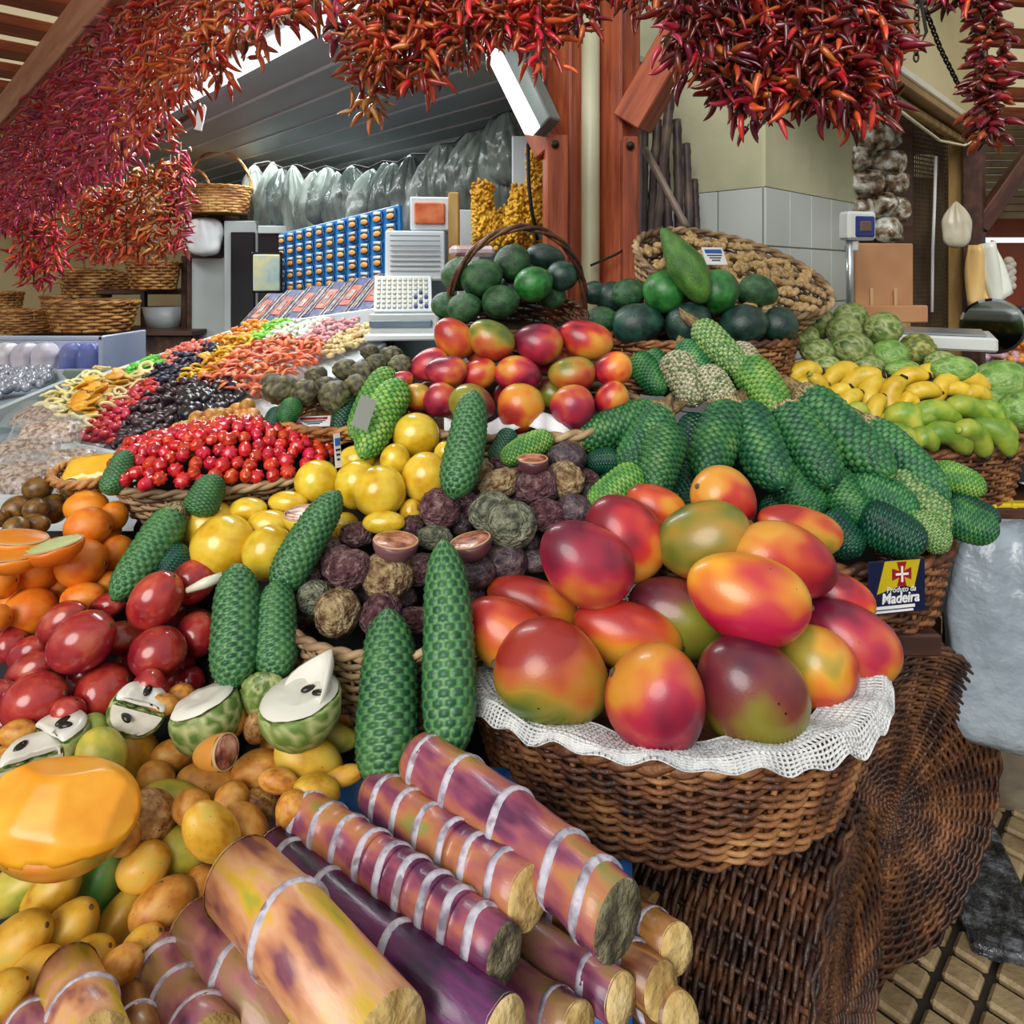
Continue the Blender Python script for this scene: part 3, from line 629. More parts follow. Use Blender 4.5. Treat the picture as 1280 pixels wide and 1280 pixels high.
# ---------------------------------------------------------------- red ribbed berries
pit = mat('pitanga_red', ['980a10', 'c41a1a', 'd62f26', 'd0452e'], scale=1.5, rough=.2, rnd=.2, coat=.4, hue=.012)
PITM = fruit_mesh('ribbed_berry', ball(24, 10, rib_fn), pit)
cA, cB = W(142, 606, 1.13), W(412, 540, 1.27)
cm = (cA+cB)/2; ax = (cB-cA); yaw = math.atan2(ax.y, ax.x); la = ax.length/2*1.02; lb = .1
BM = TR(cm) @ RZ(yaw) @ RX(math.radians(16))
basket('berry_basket', 'long low wicker basket filled with red ribbed berries', BM @ TR((0, 0, -.075)), la, lb, .07, WKG, .82, 9, 36, pw=2.6)
RB = random.Random(3); got = []
for t in range(9000):
    u = RB.uniform(-1, 1); v = RB.uniform(-1, 1)
    if abs(u)**2.6+abs(v)**2.6 > .92: continue
    lay = RB.choice((0, 0, 0, 1)); p = Vector((u*la, v*lb, .004+.042*(1-u*u)*(1-v*v)+lay*.006)); r = RB.uniform(.0115, .0145)
    if all((p-q).length > (r+s)*.68 for q, s in got):
        got.append((p, r))
for p, r in got:
    o = ob('ribbed_berry', PITM, None, BM @ TR(p) @ Matrix.Rotation(RB.uniform(0, 6), 4, Vector((RB.random(), RB.random(), RB.random()+.1))) @ SC(r)); tag(o, 'red ribbed berry in the long low wicker basket', 'berry', 'red ribbed berries')

# ---------------------------------------------------------------- dried fruit on the long tray
def chip_me(kind):
    if kind == 'ring': return MB().add(tube([(math.cos(a)*.75, math.sin(a)*.75, .08*math.sin(2*a)) for a in [2*PI*i/14 for i in range(14)]], .26, 6, True, flat=.6))
    if kind == 'strip': return MB().add(tube([(t, .18*math.sin(3*t), .22*math.cos(2.2*t)) for t in [-1+.25*i for i in range(9)]], [.1, .24, .3, .34, .34, .32, .3, .22, .1], 6, flat=.45))
    if kind == 'date': return MB().add(ball(12, 8, lambda p: Vector((p.x, p.y*.6, p.z*.55))*(1+.1*nz(p, 3, 2))))
    if kind == 'bit': return MB().add(ball(7, 5, lambda p: Vector((p.x, p.y*.7, p.z*.6))*(1+.3*nz(p, 2, 4))))
    if kind == 'pea': return MB().add(ball(12, 8, round_fn(2, .12)))
    if kind == 'slice': return MB().add(lathe([(-.12, 0), (-.12, .85), (0, 1), (.12, .85), (.12, 0)], 14, lambda p: Vector((p.y, p.z, p.x+.15*p.y*p.z))))
def dcol(n, a, b, c, **k): return mat('dried_'+n, [a, b, c], scale=1.6, rough=k.pop('rough', .45), rnd=.22, hue=.012, **k)
tray_w = mat('tray_white', ['b9c3c9', 'd3dade'], scale=3, rough=.4, rnd=0)
def scatter(nm, kind, m, label, cat, group, poly, n, size, seed, plane=DP, layers=2, lift=.0):
    rr = random.Random(seed); me = chip_me(kind).mesh(nm, m)
    xs = [p[0] for p in poly]; ys = [p[1] for p in poly]; gotp = []; tries = 0
    while len(gotp) < n*1.35 and tries < 9000:
        tries += 1; x = rr.uniform(min(xs), max(xs)); y = rr.uniform(min(ys), max(ys)); ins = False
        for (ax_, ay), (bx, by) in zip(poly, poly[1:]+poly[:1]):
            if (ay > y) != (by > y) and x < (bx-ax_)*(y-ay)/(by-ay)+ax_: ins = not ins
        if not ins: continue
        Y = plane(x, y); p = W(x, y, Y); r = size*rr.uniform(.8, 1.2)
        if all((p-q).length > (r+s)*(.5 if kind != 'strip' else .32) for q, s in gotp): gotp.append((p, r))
    for p, r in gotp:
        p = p+Vector((0, 0, lift+rr.uniform(-.3, .9)*r))
        M = TR(p) @ RZ(rr.uniform(0, 6.3)) @ RX(rr.uniform(-.6, .6)) @ RY(rr.uniform(-.6, .6)) @ SC(r)
        tag(ob(nm, me, None, M), label, cat, group)
scatter('pineapple_ring', 'ring', dcol('pineapple', 'd8c474', 'e8da9a', 'f0e8bf'), 'pale dried pineapple ring at the left end of the tray', 'dried fruit', 'dried pineapple rings', [(42, 520), (75, 490), (110, 468), (186, 460), (188, 480), (140, 512), (104, 545)], 90, .02, 1)
scatter('dried_mango_slice', 'slice', dcol('orange_slice', 'd98a14', 'e8a82a', 'f0c860'), 'golden dried slice among the pineapple rings', 'dried fruit', 'golden dried slices', [(88, 520), (100, 495), (150, 475), (170, 478), (130, 500), (112, 528)], 22, .019, 2, lift=.015)
scatter('dried_cherry', 'date', dcol('cherry', 'a8142c', 'c8283c', 'd84a52', coat=.3), 'bright red dried cherry on the tray', 'dried fruit', 'red dried cherries', [(98, 548), (135, 505), (185, 476), (203, 488), (160, 520), (142, 553)], 95, .013, 3)
scatter('dried_date', 'date', dcol('date', '1c0f14', '38202a', '5a3a3e', coat=.3, ), 'dark brown date heaped beside the red cherries', 'dried fruit', 'dark dates', [(140, 556), (160, 515), (205, 485), (250, 478), (255, 515), (215, 535), (172, 558)], 130, .0145, 4)
scatter('prune', 'pea', dcol('prune', '0c0a12', '1a1620', '352c38', coat=.4, rough=.3), 'black prune heaped on the tray', 'dried fruit', 'black prunes', [(225, 492), (255, 478), (300, 490), (302, 500), (262, 522), (230, 528)], 60, .0165, 5)
scatter('dark_raisin', 'bit', dcol('raisin', '12101f', '26233a', '4a4666'), 'blue black raisin on the tray', 'dried fruit', 'blue black raisins', [(184, 474), (210, 450), (262, 430), (274, 440), (236, 466), (206, 484)], 110, .013, 6)
scatter('coral_cube', 'bit', dcol('coral', 'c84a3a', 'e0705a', 'e89a80'), 'coral candied cube at the back of the tray', 'dried fruit', 'coral candied cubes', [(198, 452), (228, 430), (270, 428), (250, 440), (208, 460)], 60, .012, 7)
scatter('green_cube', 'bit', dcol('green', '2f9a2a', '4fc23a', '86d85a'), 'bright green candied cube at the far left', 'dried fruit', 'far left green cubes', [(155, 466), (188, 448), (212, 445), (204, 456), (170, 468)], 50, .012, 8)
scatter('mango_strip', 'strip', dcol('yellow', 'd08e10', 'e4ac22', 'eec24a'), 'golden yellow dried mango strip', 'dried fruit', 'golden mango strips', [(220, 480), (258, 448), (290, 426), (318, 424), (302, 448), (256, 482)], 85, .021, 9)
scatter('papaya_strip', 'strip', dcol('papaya', 'c8482a', 'e07848', 'eaa080'), 'coral papaya strip in the broad front heap', 'dried fruit', 'coral papaya strips', [(252, 482), (305, 444), (345, 428), (402, 434), (396, 456), (335, 494), (296, 500)], 150, .023, 10, lift=.01)
scatter('orange_cube', 'bit', dcol('orange', 'c8700c', 'e08c18', 'eca83a'), 'orange candied cube at the back of the tray', 'dried fruit', 'orange candied cubes', [(262, 430), (318, 402), (344, 404), (306, 426), (280, 434)], 80, .013, 11)
scatter('lime_cube', 'bit', dcol('lime', '5aa82c', '7fc83e', 'a8dc6a'), 'light green candied cube beside the white ones', 'dried fruit', 'light green cubes', [(302, 428), (342, 402), (368, 402), (332, 424)], 60, .012, 12)
scatter('coconut_cube', 'bit', dcol('white', 'c9ccb8', 'dfe2d2', 'ecefe4'), 'white candied coconut cube', 'dried fruit', 'white coconut cubes', [(325, 427), (362, 404), (412, 398), (392, 416), (362, 430)], 80, .012, 13)
scatter('pink_cube', 'bit', dcol('pink', 'b0707a', 'cc8f94', 'dcb0b0'), 'dusty pink candied cube at the back', 'dried fruit', 'dusty pink cubes', [(366, 430), (402, 406), (452, 398), (424, 416), (396, 434)], 95, .012, 14)
scatter('ginger_cube', 'bit', dcol('beige', 'b89a60', 'd4ba84', 'e4d4a8'), 'beige sugared cube at the right end of the tray', 'dried fruit', 'beige sugared cubes', [(394, 442), (428, 418), (466, 406), (458, 426), (412, 446)], 85, .012, 15)
scatter('dried_apricot', 'pea', dcol('apricot', '9a5a1c', 'c08034', 'd0a05a'), 'tan dried apricot in front of the prunes', 'dried fruit', 'tan dried apricots', [(186, 562), (200, 552), (250, 524), (310, 510), (320, 528), (270, 544), (214, 562)], 46, .0165, 16, plane=pln(1.12, .25, 1.4))
tv = [(30, 528), (108, 462), (300, 400), (470, 396), (482, 428), (330, 528), (180, 572), (100, 556)]
V = [W(x, y, DP(x, y))+Vector((0, 0, -.022)) for x, y in tv]; V2 = [v+Vector((0, 0, -.03)) for v in V]; n = len(V)
tr = empty('fruit_tray', V[0], 'long pale tray under the dried fruit heaps', 'tray')
o = MB().add((V+V2, [tuple(range(n)), tuple(reversed(range(n, 2*n)))]+[(i, n+i, n+(i+1) % n, (i+1) % n) for i in range(n)])).ob('tray_bed', tray_w, None, None, False); keep(o, tr)
for a, b in ((4, 5), (6, 7), (7, 0), (0, 1)):
    keep(beam('tray_rim', V[a]+Vector((0, 0, .006)), V[b]+Vector((0, 0, .006)), .012, .035, tray_w), tr)

# ---------------------------------------------------------------- sugar cane
cane_m = {'r': ['5a2448', '8e4460', 'b06658', 'b87a4c', '8f8a48'], 'p': ['1e0e28', '3c183c', '6a2660', '4a2448', '8a5070'], 'y': ['7a4050', 'c08058', 'd8a078', 'd0a838', '98a038'],
          'b': ['4a2618', '7a4a24', 'a07038', '6a3a24', '8a5a34'], 'm': ['4e2040', '8a4a62', 'a86e6a', '9a7a4a', '5e2a4a']}
cane_m = {k: mat('cane_'+k, v, scale=28, rough=.36, rnd=.05, stretch=(.3, 1, 1), contrast=1.3, coat=.15, bump=.1, bscale=60) for k, v in cane_m.items()}
ring_m = mat('cane_node', ['7a7080', 'aca6b4', 'c8c4d0', '8a7c84'], scale=60, contrast=1.2, rough=.7, rnd=0)
cut_m = mat('cane_cut', ['8a6a34', 'c0a060', 'dcc48c'], scale=30, rough=.8, bump=.5, bscale=60, rnd=.1)
cutg_m = mat('cane_cut_grey', ['3a3424', '6a6248', '948c70'], scale=60, rough=.9, bump=.8, bscale=90, rnd=.1)
def cane(k, x1, y1, w1, x2, y2, w2, nodes, label, cm_=None, dz=0, Y1=None, Y2=None, frac=None):
    Y1 = Y1 or T(x1, y1)-.01+dz; Y2 = Y2 or T(x2, y2)-(.115 if k in 'rpy' else .085)+dz*.6
    A = W(x1, y1, Y1); B = W(x2, y2, Y2); d = B-A; L_ = d.length; x = d.normalized(); y = Vector((0, 1, 0)); y = (y-x*y.dot(x)).normalized(); z = x.cross(y)
    r1 = w1/2*Y1/F; r2 = w2/2*Y2/F
    M = Matrix.Translation(A) @ Matrix((x, y, z)).transposed().to_4x4()
    root = empty('sugar_cane', None, label, 'sugar cane', 'sugar canes on the front table', M)
    fr = frac or [(i+.6)/nodes for i in range(nodes)]
    r = lambda t: r1+(r2-r1)*t
    st = MB(); prof = [(0, 0), (0, r1*.96)]; marks = sorted(fr)
    for f_ in marks:
        g = .012/L_
        for q, s in ((-2.2, .97), (-.9, 1.0), (-.3, 1.05), (.5, 1.06), (.9, .98)): prof.append((max(.001, (f_+q*g))*L_, r(f_)*s))
    prof.append((L_, r2)); prof.append((L_, 0)); prof = sorted(prof, key=lambda p: p[0]) if False else prof
    bow = R.uniform(-.01, .01)
    st.add(lathe(prof, 26, lambda p: Vector((p.x, p.y, p.z+bow*math.sin(PI*p.x/L_)))))
    st.ob('stalk', cane_m[k], root)
    for f_ in marks:
        rr_ = r(f_)*1.075; z0 = bow*math.sin(PI*f_)
        q = MB().add(lathe([((f_*L_)-.0015, r(f_)*.9), ((f_*L_)-.001, rr_*.985), ((f_*L_)+.003, rr_*1.015), ((f_*L_)+.0075, rr_*.985), ((f_*L_)+.0085, r(f_)*.9)], 30, lambda p: Vector((p.x+.0015*math.sin(3*math.atan2(p.z, p.y)), p.y, p.z+z0))))
        q.ob('node_ring', ring_m, root)
    c = MB().add(lathe([(0, 0), (.0005, r2*.5), (0, r2*.97), (-.004, r2*1.0)], 26, lambda p: Vector((L_+.002+p.x+.002*nz((p.y*90, p.z*90, 1)), p.y, p.z))))
    c.ob('cut_end', cm_ or cut_m, root)
    c = MB().add(lathe([(-.001, 0), (-.001, r1*.93), (.004, r1*.99)], 20)); c.ob('cut_end', cut_m, root)
    return root
cane('b', 700, 1070, 44, 846, 1186, 54, 2, 'brown cane end poking out right of the grey cut one', dz=.04)
cane('b', 660, 1110, 50, 826, 1238, 60, 2, 'brown cane below with broad pale cut face', dz=.035)
cane('b', 720, 1180, 50, 850, 1275, 56, 2, 'lowest cane stub with frayed pale end', dz=.05)
cane('m', 590, 1110, 46, 776, 1250, 56, 2, 'purple brown cane with greenish end under the thick ones', dz=.02, frac=[.35, .82])
cane('m', 540, 1145, 50, 722, 1290, 62, 2, 'dull cane with grey node near the bottom edge', dz=.015, frac=[.3, .86])
cane('r', 524, 948, 62, 772, 1150, 92, 6, 'thick rosy cane with rough grey cut end', cutg_m, -.02, frac=[.06, .27, .53, .78, .91])
cane('r', 470, 990, 54, 660, 1122, 70, 6, 'ringed rosy cane with smooth cream cut end', frac=[.1, .26, .42, .58, .72, .87])
cane('r', 368, 1012, 54, 630, 1192, 66, 9, 'closely ringed rosy cane left of the cream ended one', cutg_m, frac=[.08, .2, .32, .44, .54, .63, .73, .82, .91])
cane('p', 338, 1066, 58, 628, 1298, 86, 4, 'dark purple cane in the middle', dz=-.005, frac=[.1, .3, .62])
cane('y', 299, 1096, 92, 484, 1310, 118, 2, 'fattest peach yellow cane with split bark', dz=-.05, frac=[.42])
cane('m', 242, 1160, 66, 372, 1316, 82, 2, 'pinkish brown cane left of the fattest one', frac=[.5])
cane('m', 196, 1205, 70, 262, 1320, 84, 3, 'short knobbly mauve cane at the bottom', frac=[.12, .4, .75])
cane('b', 148, 1225, 46, 178, 1320, 54, 2, 'narrow brown cane stub beside the yellow stub', frac=[.6])
cane('y', 82, 1225, 74, 116, 1325, 90, 2, 'cream and yellow cane stub in the bottom left corner', frac=[.45], dz=-.02)
cane('m', 20, 1262, 50, 60, 1325, 60, 2, 'mauve cane stub at the lower left corner', frac=[.5])
mat_blue = mat('plastic_blue', ['1c4f94', '2f70b8', '5a94cc'], scale=20, rough=.35, rnd=0)
o = MB().add(grid(16, 16, lambda u, v: W(270+u*520, 960+v*330, T(270+u*520, 960+v*330)+.05)+Vector((0, 0, .006*math.sin(u*40)*math.sin(v*37))))).ob('plastic_sheet', mat_blue); solid(o, .003); tag(o, 'blue plastic sheet showing between the sugar canes', 'plastic sheet')

# ---------------------------------------------------------------- cut fruit on the banana passion fruit
flesh_w = mat('white_flesh', ['c9c8bc', 'e2e0d6', 'efeee8'], scale=4, rough=.35, rnd=0, coat=.2)
seed_m = mat('black_seed', ['0c0a08', '201a14'], rough=.25, rnd=0)
def cut_fruit(label, px, py, Y, M2, r, cutz, wedge=False, seeds=3, seed=0, rot=0):
    root = empty('cut_custard_apple', None, label, 'custard apple', 'cut custard apples on the front tray', TR(W(px, py, Y)) @ M2)
    V, Fc = ball(40, 24); at = []; out = []
    for p in V:
        p = Vector(p); d = noise.voronoi(p*2.2+Vector((seed*3, 1, 2)))[0]; g = min(1, (d[1]-d[0])/.3); at.append(1-g)
        q = p*r*(1-.05*(1-g)); q.z = min(q.z, cutz*r+.004*nz(p, 3))
        if wedge: q.y = max(q.y, -.25*r)
        out.append(q)
    MB().add((out, Fc)).ob('skin', cher_m, root, attrs={'groove': at})
    rc = math.sqrt(max(.05, 1-cutz*cutz))*r*.93
    f_ = MB().add(lathe([(0, 0), (.004, rc*.5), (.0035, rc*.9), (-.001, rc)], 32, lambda p: Vector((p.y, max(p.z, -.24*r) if wedge else p.z, cutz*r+.0045+p.x+.0025*nz((p.y*60, p.z*60, seed))))))
    if wedge: f_.add(grid(12, 8, lambda u, v: Vector(((u-.5)*1.75*r*math.sqrt(max(.02, 1-(v*.9)**2)), -.25*r-.004+.0015*nz((u*5, v*5, 1)), cutz*r-v*.9*r))))
    f_.ob('flesh', flesh_w, root)
    rs = random.Random(seed)
    for i in range(seeds):
        a = rs.uniform(0, 6.3); q = rs.uniform(.2, .6)*rc
        p = Vector((q*math.cos(a), -.25*r-.005 if wedge and i % 2 else abs(q*math.sin(a)) if wedge else q*math.sin(a), cutz*r+.008 if not (wedge and i % 2) else cutz*r-.3*r))
        MB().add(ball(10, 7), TR(p) @ RZ(a) @ SC(.009, .005, .004)).ob('seed', seed_m, root)
    return root
cut_fruit('custard apple half with flat white face in the middle', 258, 895, .84, RX(-.05) @ RY(-.30), .042, .35, seeds=0, seed=1)
cut_fruit('opened custard apple half with scooped white flesh at the right', 376, 880, .83, RX(.05) @ RY(-.12), .05, .15, seeds=2, seed=2)
o = MB().add(lathe([(0, 0), (.003, .03), (.006, .038), (.004, .042), (-.004, .03), (-.008, 0)], 26, lambda p: Vector((p.y, p.z*.9, p.x+.35*(p.y*p.y)/.03))), TR(W(400, 855, .84)) @ RX(.6) @ RY(-.7)).ob('cut_custard_apple', flesh_w); tag(o, 'thin white slice standing on the opened custard apple', 'custard apple', 'cut custard apples on the front tray')
cut_fruit('small custard apple wedge with black seed near the tamarillos', 172, 888, .84, RZ(.2) @ RX(.15) @ RY(.45), .034, .3, True, 2, 3)
cut_fruit('pale custard apple wedge behind the peeled mango', 72, 925, .82, RZ(-.5) @ RX(.1), .036, .3, True, 3, 4)
cut_fruit('white custard apple wedge touching the peeled mango', 40, 953, .79, RZ(.6) @ RX(.1), .034, .25, True, 2, 5)
o = ob('cut_custard_apple', CHM[1], None, frame(W(330, 872, .86), 100) @ SC(.034, .014, .03)); tag(o, 'green rind piece beside the opened custard apple', 'custard apple', 'cut custard apples on the front tray')
# peeled mango: the peeled upper part in knife facets over a strip of skin
pf = mat('mango_flesh', ['e08a08', 'f0a01a', 'f6b62c'], scale=1.2, rough=.4, rnd=0, coat=.3)
MM = frame(W(72, 1018, .70), -2, 0, 0) @ SC(.078, .055, .05)
sk = ob('peeled_mango', fruit_mesh('peeled_mango', ball(36, 24, lambda p: mango_fn(0)(p) if p.z < -.1 else mango_fn(0)(p)*.7), mango_m['o']), None, MM); tag(sk, 'big half peeled mango with bare golden flesh', 'mango')
def facet(p):
    q = mango_fn(0)(p)
    for nx, ny, nz_, d in ((.1, -.72, .68, .80), (-.6, -.5, .62, .78), (.6, -.5, .62, .78), (0, .25, .97, .84), (.88, -.3, .36, .88), (-.88, -.3, .36, .88), (0, -.98, .1, .86)):
        e = q.x*nx+q.y*ny+q.z*nz_
        if e > d: q = q-Vector((nx, ny, nz_))*(e-d)
    if p.z < -.22+.05*math.sin(5*p.x)+.03*math.sin(11*p.x): q *= .9
    else: q *= 1.025
    return q
MB().add(ball(64, 44, facet)).ob('bare_flesh', pf, sk)
# cut halves: two passion fruit, orange-pulp slices on the oranges, a cut banana passion fruit
pulp = mat('orange_pulp', ['5a2420', '8a4a38', 'c08068', 'd8a890'], scale=60, rough=.3, rnd=0, bump=.5, bscale=10, coat=.3)
opulp = mat('orange_flesh', ['c8640c', 'dc841c', 'e8a040'], scale=5, rough=.3, rnd=0)
pith = mat('pith', ['a88458', 'c8a87a'], rough=.5, rnd=0)
def half(name, label, cat, group, px, py, Y, M2, r, skin, face, elong=1.0, rim=True, zs=1.0):
    root = empty(name, None, label, cat, group, TR(W(px, py, Y)) @ M2 @ SC(elong, 1, zs))
    MB().add(ball(28, 18, lambda p: Vector((p.x, p.y, min(p.z, .05*nz(p, 2))))*r)).ob('skin', skin, root)
    if rim: MB().add(tube([(r*.93*math.cos(2*PI*i/28), r*.93*math.sin(2*PI*i/28), .001) for i in range(28)], r*.055, 6, True)).ob('rind', pith, root)
    MB().add(ball(24, 10, lambda p: Vector((p.x*.92, p.y*.92, .05+.10*p.z+.10*nz(p, 4)))*r)).ob('pulp', face, root)
hp = 'cut passion fruit halves'
half('cut_passion_fruit', 'cut purple passion fruit half on the upper heap', 'passion fruit', hp, 666, 574, 1.1, RX(.05), .025, PPB['p'][0].materials[0], pulp)
half('cut_passion_fruit', 'cut purple passion fruit half on the lower basket left side', 'passion fruit', hp, 495, 676, .98, RX(.05) @ RY(.1), .03, PPB['p'][0].materials[0], pulp, 1.1)
half('cut_passion_fruit', 'cut passion fruit half beside the upright cone', 'passion fruit', hp, 588, 676, .98, RX(.05) @ RY(-.2), .028, PPB['p'][0].materials[0], pulp, 1.1)
half('cut_passion_fruit', 'cut yellow passion fruit half facing up in the left yellow heap', 'passion fruit', hp, 382, 642, 1.02, RX(.1), .03, lem, pulp, 1.1)
ho = 'cut slices on the oranges'
gpulp = mat('green_pulp', ['7a9a5a', 'b8c48a', 'd8d8b0'], scale=6, rough=.3, rnd=0)
half('cut_orange', 'cut orange half with pale green centre', 'orange', ho, 66, 682, .95, RX(.05) @ RY(-.2), .028, org, gpulp, 1.5)
half('cut_orange', 'cut orange half lying behind the pale centred one', 'orange', ho, 20, 672, .97, RX(0) @ RY(.1), .028, org, opulp, 1.6)
half('cut_orange', 'cut orange half at the very left edge of the oranges', 'orange', ho, 14, 692, .94, RX(.05), .028, org, opulp, 1.5)
half('cut_passion_fruit', 'cut tan banana passion fruit showing brown pulp', 'passion fruit', hp, 280, 940, .775, RZ(-.35) @ RY(1.25), .019, bpm['o'], pulp, 1.0, zs=2.3)
o = MB().add(tube([W(234, 738, .95), W(256, 729, .95), W(278, 721, .96)], [.004, .0075, .007], 10)).ob('knife_handle', mat('ivory_plastic', ['c8c8b0', 'e0e0cc'], rough=.35, rnd=0)); tag(o, 'ivory knife handle lying over the tamarillos', 'knife')
# ---------------------------------------------------------------- baskets under the heaps
basket('fruit_basket', 'round wicker basket with white lace holding the big front mangoes', TR((.212, .955, .78)), .272, .205, .132, WK, .86, 21, 50, 5)
basket('fruit_basket', 'wicker basket with the small yellow and blue sign under the monstera heap', TR((.535, 1.34, .81)), .305, .155, .13, WK, .9, 14, 44, 5)
basket('fruit_basket', 'wicker basket holding the bananas', TR((.985, 1.76, .90)), .30, .165, .135, WK, .9, 14, 44, 5)
basket('fruit_basket', 'wicker basket edge at the far right beside the bananas', TR((1.42, 1.9, .92)), .2, .16, .16, WK, .9, 14, 30, 4)
basket('fruit_basket', 'wide wicker basket under the rear avocados', TR((.475, 1.79, 1.16)), .255, .165, .125, WK, .92, 13, 40, 5)
basket('handled_basket', 'dark wicker basket with hooped handle holding avocados', TR(W(645, 400, 1.6)) @ RZ(.25) @ RX(.35) @ TR((0, 0, -.05)), .165, .12, .07, WKD, .85, 8, 30, 4, handle=(.21, 'x'))
basket('fruit_basket', 'wicker basket with white paper under the rear mangoes', TR((.0, 1.345, 1.13)) @ RX(.3), .25, .12, .07, WKG, .85, 8, 36, 4)
basket('fruit_basket', 'lower wicker basket of wrinkled passion fruit behind the upright cones', TR((-.165, .985, .865)) @ RX(.12), .15, .11, .12, WKG, .82, 14, 34, 5)
basket('fruit_basket', 'shallow basket under the dull custard apples', TR(W(420, 512, 1.27)) @ RX(.3) @ TR((0, .02, -.045)), .115, .075, .03, WKL, .85, 4, 26, 4)
basket('small_basket', 'tiny shallow basket with a packet of dried mango', TR(W(112, 606, 1.16)) @ RX(.3), .055, .04, .025, WKL, .8, 4, 20, 4)
pack_y = mat('packet_yellow', ['d89a10', 'e8b428', 'f0d060'], scale=8, rough=.2, coat=.5, rnd=0)
def pillow(name, m, M, sx, sy, sz, seed=0, parent=None):
    def fn(u, v, s):
        x, y = 2*u-1, 2*v-1; e = max(0, (1-x**4)*(1-y**4)); w = .35*nz((x*3, y*3, seed))*e
        return Vector((x*sx, y*sy, s*sz*(e**.6)*(1+w)+.1*sz*nz((x*6, y*6, seed+3))))
    b = MB(); b.add(grid(16, 12, lambda u, v: fn(u, v, 1))); b.add(grid(16, 12, lambda u, v: fn(u, v, -.6)))
    return b.ob(name, m, parent, M)
tag(pillow('dried_mango_packet', pack_y, TR(W(116, 586, 1.16)) @ RX(.5) @ RZ(.2), .045, .03, .012), 'clear packet of yellow dried mango in the tiny basket', 'packet')
basket('fruit_basket', 'dark low wicker basket under the tamarillos', TR(W(130, 860, .93)) @ RX(.45) @ TR((0, 0, -.1)), .14, .11, .06, WKD, .9, 7, 32, 4)
basket('fruit_basket', 'dark low wicker basket under the left yellow passion fruit', TR(W(325, 690, 1.05)) @ RX(.45) @ TR((0, 0, -.09)), .13, .09, .05, WKD, .9, 6, 28, 4)
# lace doily round the front basket
lace = mat('white_lace', ['c4c6c8', 'e4e4e2'], scale=40, rough=.8, rnd=0, bump=.4, bscale=200)
def doily_fn(u, v):
    th = 2*PI*u; s = .80+.236*min(1, v/.6); sc = .5+.5*abs(math.sin(13*th/1))
    drop = max(0, v-.55)/.45
    wob = .5+.5*math.sin(3*th+4.0)
    out = .010*drop
    return Vector(((.272*s+out)*math.cos(th), (.205*s+out)*math.sin(th), .151-.016*(1-min(1, v/.6))-drop*(.004+.024*wob)*(.65+.35*sc)+.004*math.sin(31*th)*drop+.003*math.sin(17*th)))
o = MB().add(grid(260, 12, doily_fn)).ob('lace_doily', lace, None, TR((.212, .955, .78))); m_ = o.modifiers.new('net', 'WIREFRAME'); m_.thickness = .0046; m_.use_even_offset = False; m_.use_relative_offset = False
tag(o, 'white crocheted lace doily draped over the rim of the front mango basket', 'doily')
paper = mat('white_paper', ['cfd2d6', 'e2e4e6'], rough=.6, rnd=0)
o = MB().add(grid(30, 4, lambda u, v: W(555+u*200, 522+10*math.sin(u*9)+v*22, 1.255-.02*v)+Vector((0, .008*math.sin(u*40), 0)))).ob('lining_paper', paper); solid(o, .001); tag(o, 'white paper lining peeping out under the rear mangoes', 'paper')
# leaning empty baskets
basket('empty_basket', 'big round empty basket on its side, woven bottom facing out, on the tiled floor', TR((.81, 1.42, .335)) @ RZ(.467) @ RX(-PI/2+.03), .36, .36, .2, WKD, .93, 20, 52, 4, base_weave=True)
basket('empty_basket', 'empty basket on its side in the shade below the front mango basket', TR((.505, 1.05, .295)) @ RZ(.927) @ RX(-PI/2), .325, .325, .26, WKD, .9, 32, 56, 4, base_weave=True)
# sign on the basket
navy = mat('sign_navy', ['0c1230', '141c44'], rough=.35, rnd=0); yel = mat('sign_yellow', ['b8a010', 'd0b81c'], rough=.4, rnd=0); wht = mat('sign_white', ['d8d8d8', 'ececec'], rough=.5, rnd=0); redm = mat('sign_red', ['7a1218', '9c1c20'], rough=.4, rnd=0)
sM = TR(W(1121, 733, 1.165)) @ RZ(.28) @ RX(-.06) @ RY(.05)
sw, sh = .118, .088
sg = MB().add(box(sw, .003, sh, .001)).ob('basket_sign', navy, None, sM, False); tag(sg, 'small navy and yellow sign with white lettering clipped to the wicker basket', 'sign')
def flat(pts, d, nm, m): 
    n = len(pts); V = [(x, -.0016-d, z) for x, z in pts]+[(x, -.0010, z) for x, z in pts]
    return MB().add((V, [tuple(range(n)), tuple(reversed(range(n, 2*n)))]+[(i, (i+1) % n, n+(i+1) % n, n+i) for i in range(n)])).ob(nm, m, sg, None, False)
flat([(-.043, -.010), (-.026, .043), (.048, .043), (.034, -.004), (.012, .002), (-.02, -.004)], .0006, 'yellow_field', yel)
cr = []
for k in range(4):
    a = k*PI/2
    for x, z in ((.004, .0045), (.0085, .019), (-.0085, .019), (-.004, .0045)):
        cr.append((.008+x*math.cos(a)+z*math.sin(a), .021+z*math.cos(a)-x*math.sin(a)))
cr = [cr[i] for i in range(16)]
b_ = MB()
for k in range(4):
    a = k*PI/2; pts = [(.004, .002), (.010, .020), (-.010, .020), (-.004, .002)]
    V = [(.008+x*math.cos(a)+z*math.sin(a), -.003, .021+z*math.cos(a)-x*math.sin(a)) for x, z in pts]; V += [(v[0], -.001, v[2]) for v in V]
    b_.add((V, [(0, 1, 2, 3), (7, 6, 5, 4), (0, 1, 5, 4), (1, 2, 6, 5), (2, 3, 7, 6), (3, 0, 4, 7)]))
rcx = b_.ob('red_cross', redm, sg, None, False)
b_ = MB().add(box(.0035, .0012, .026, 0, (.008, -.0034, .021))).add(box(.026, .0012, .0035, 0, (.008, -.0034, .021))); b_.ob('white_cross', wht, rcx, None, False)
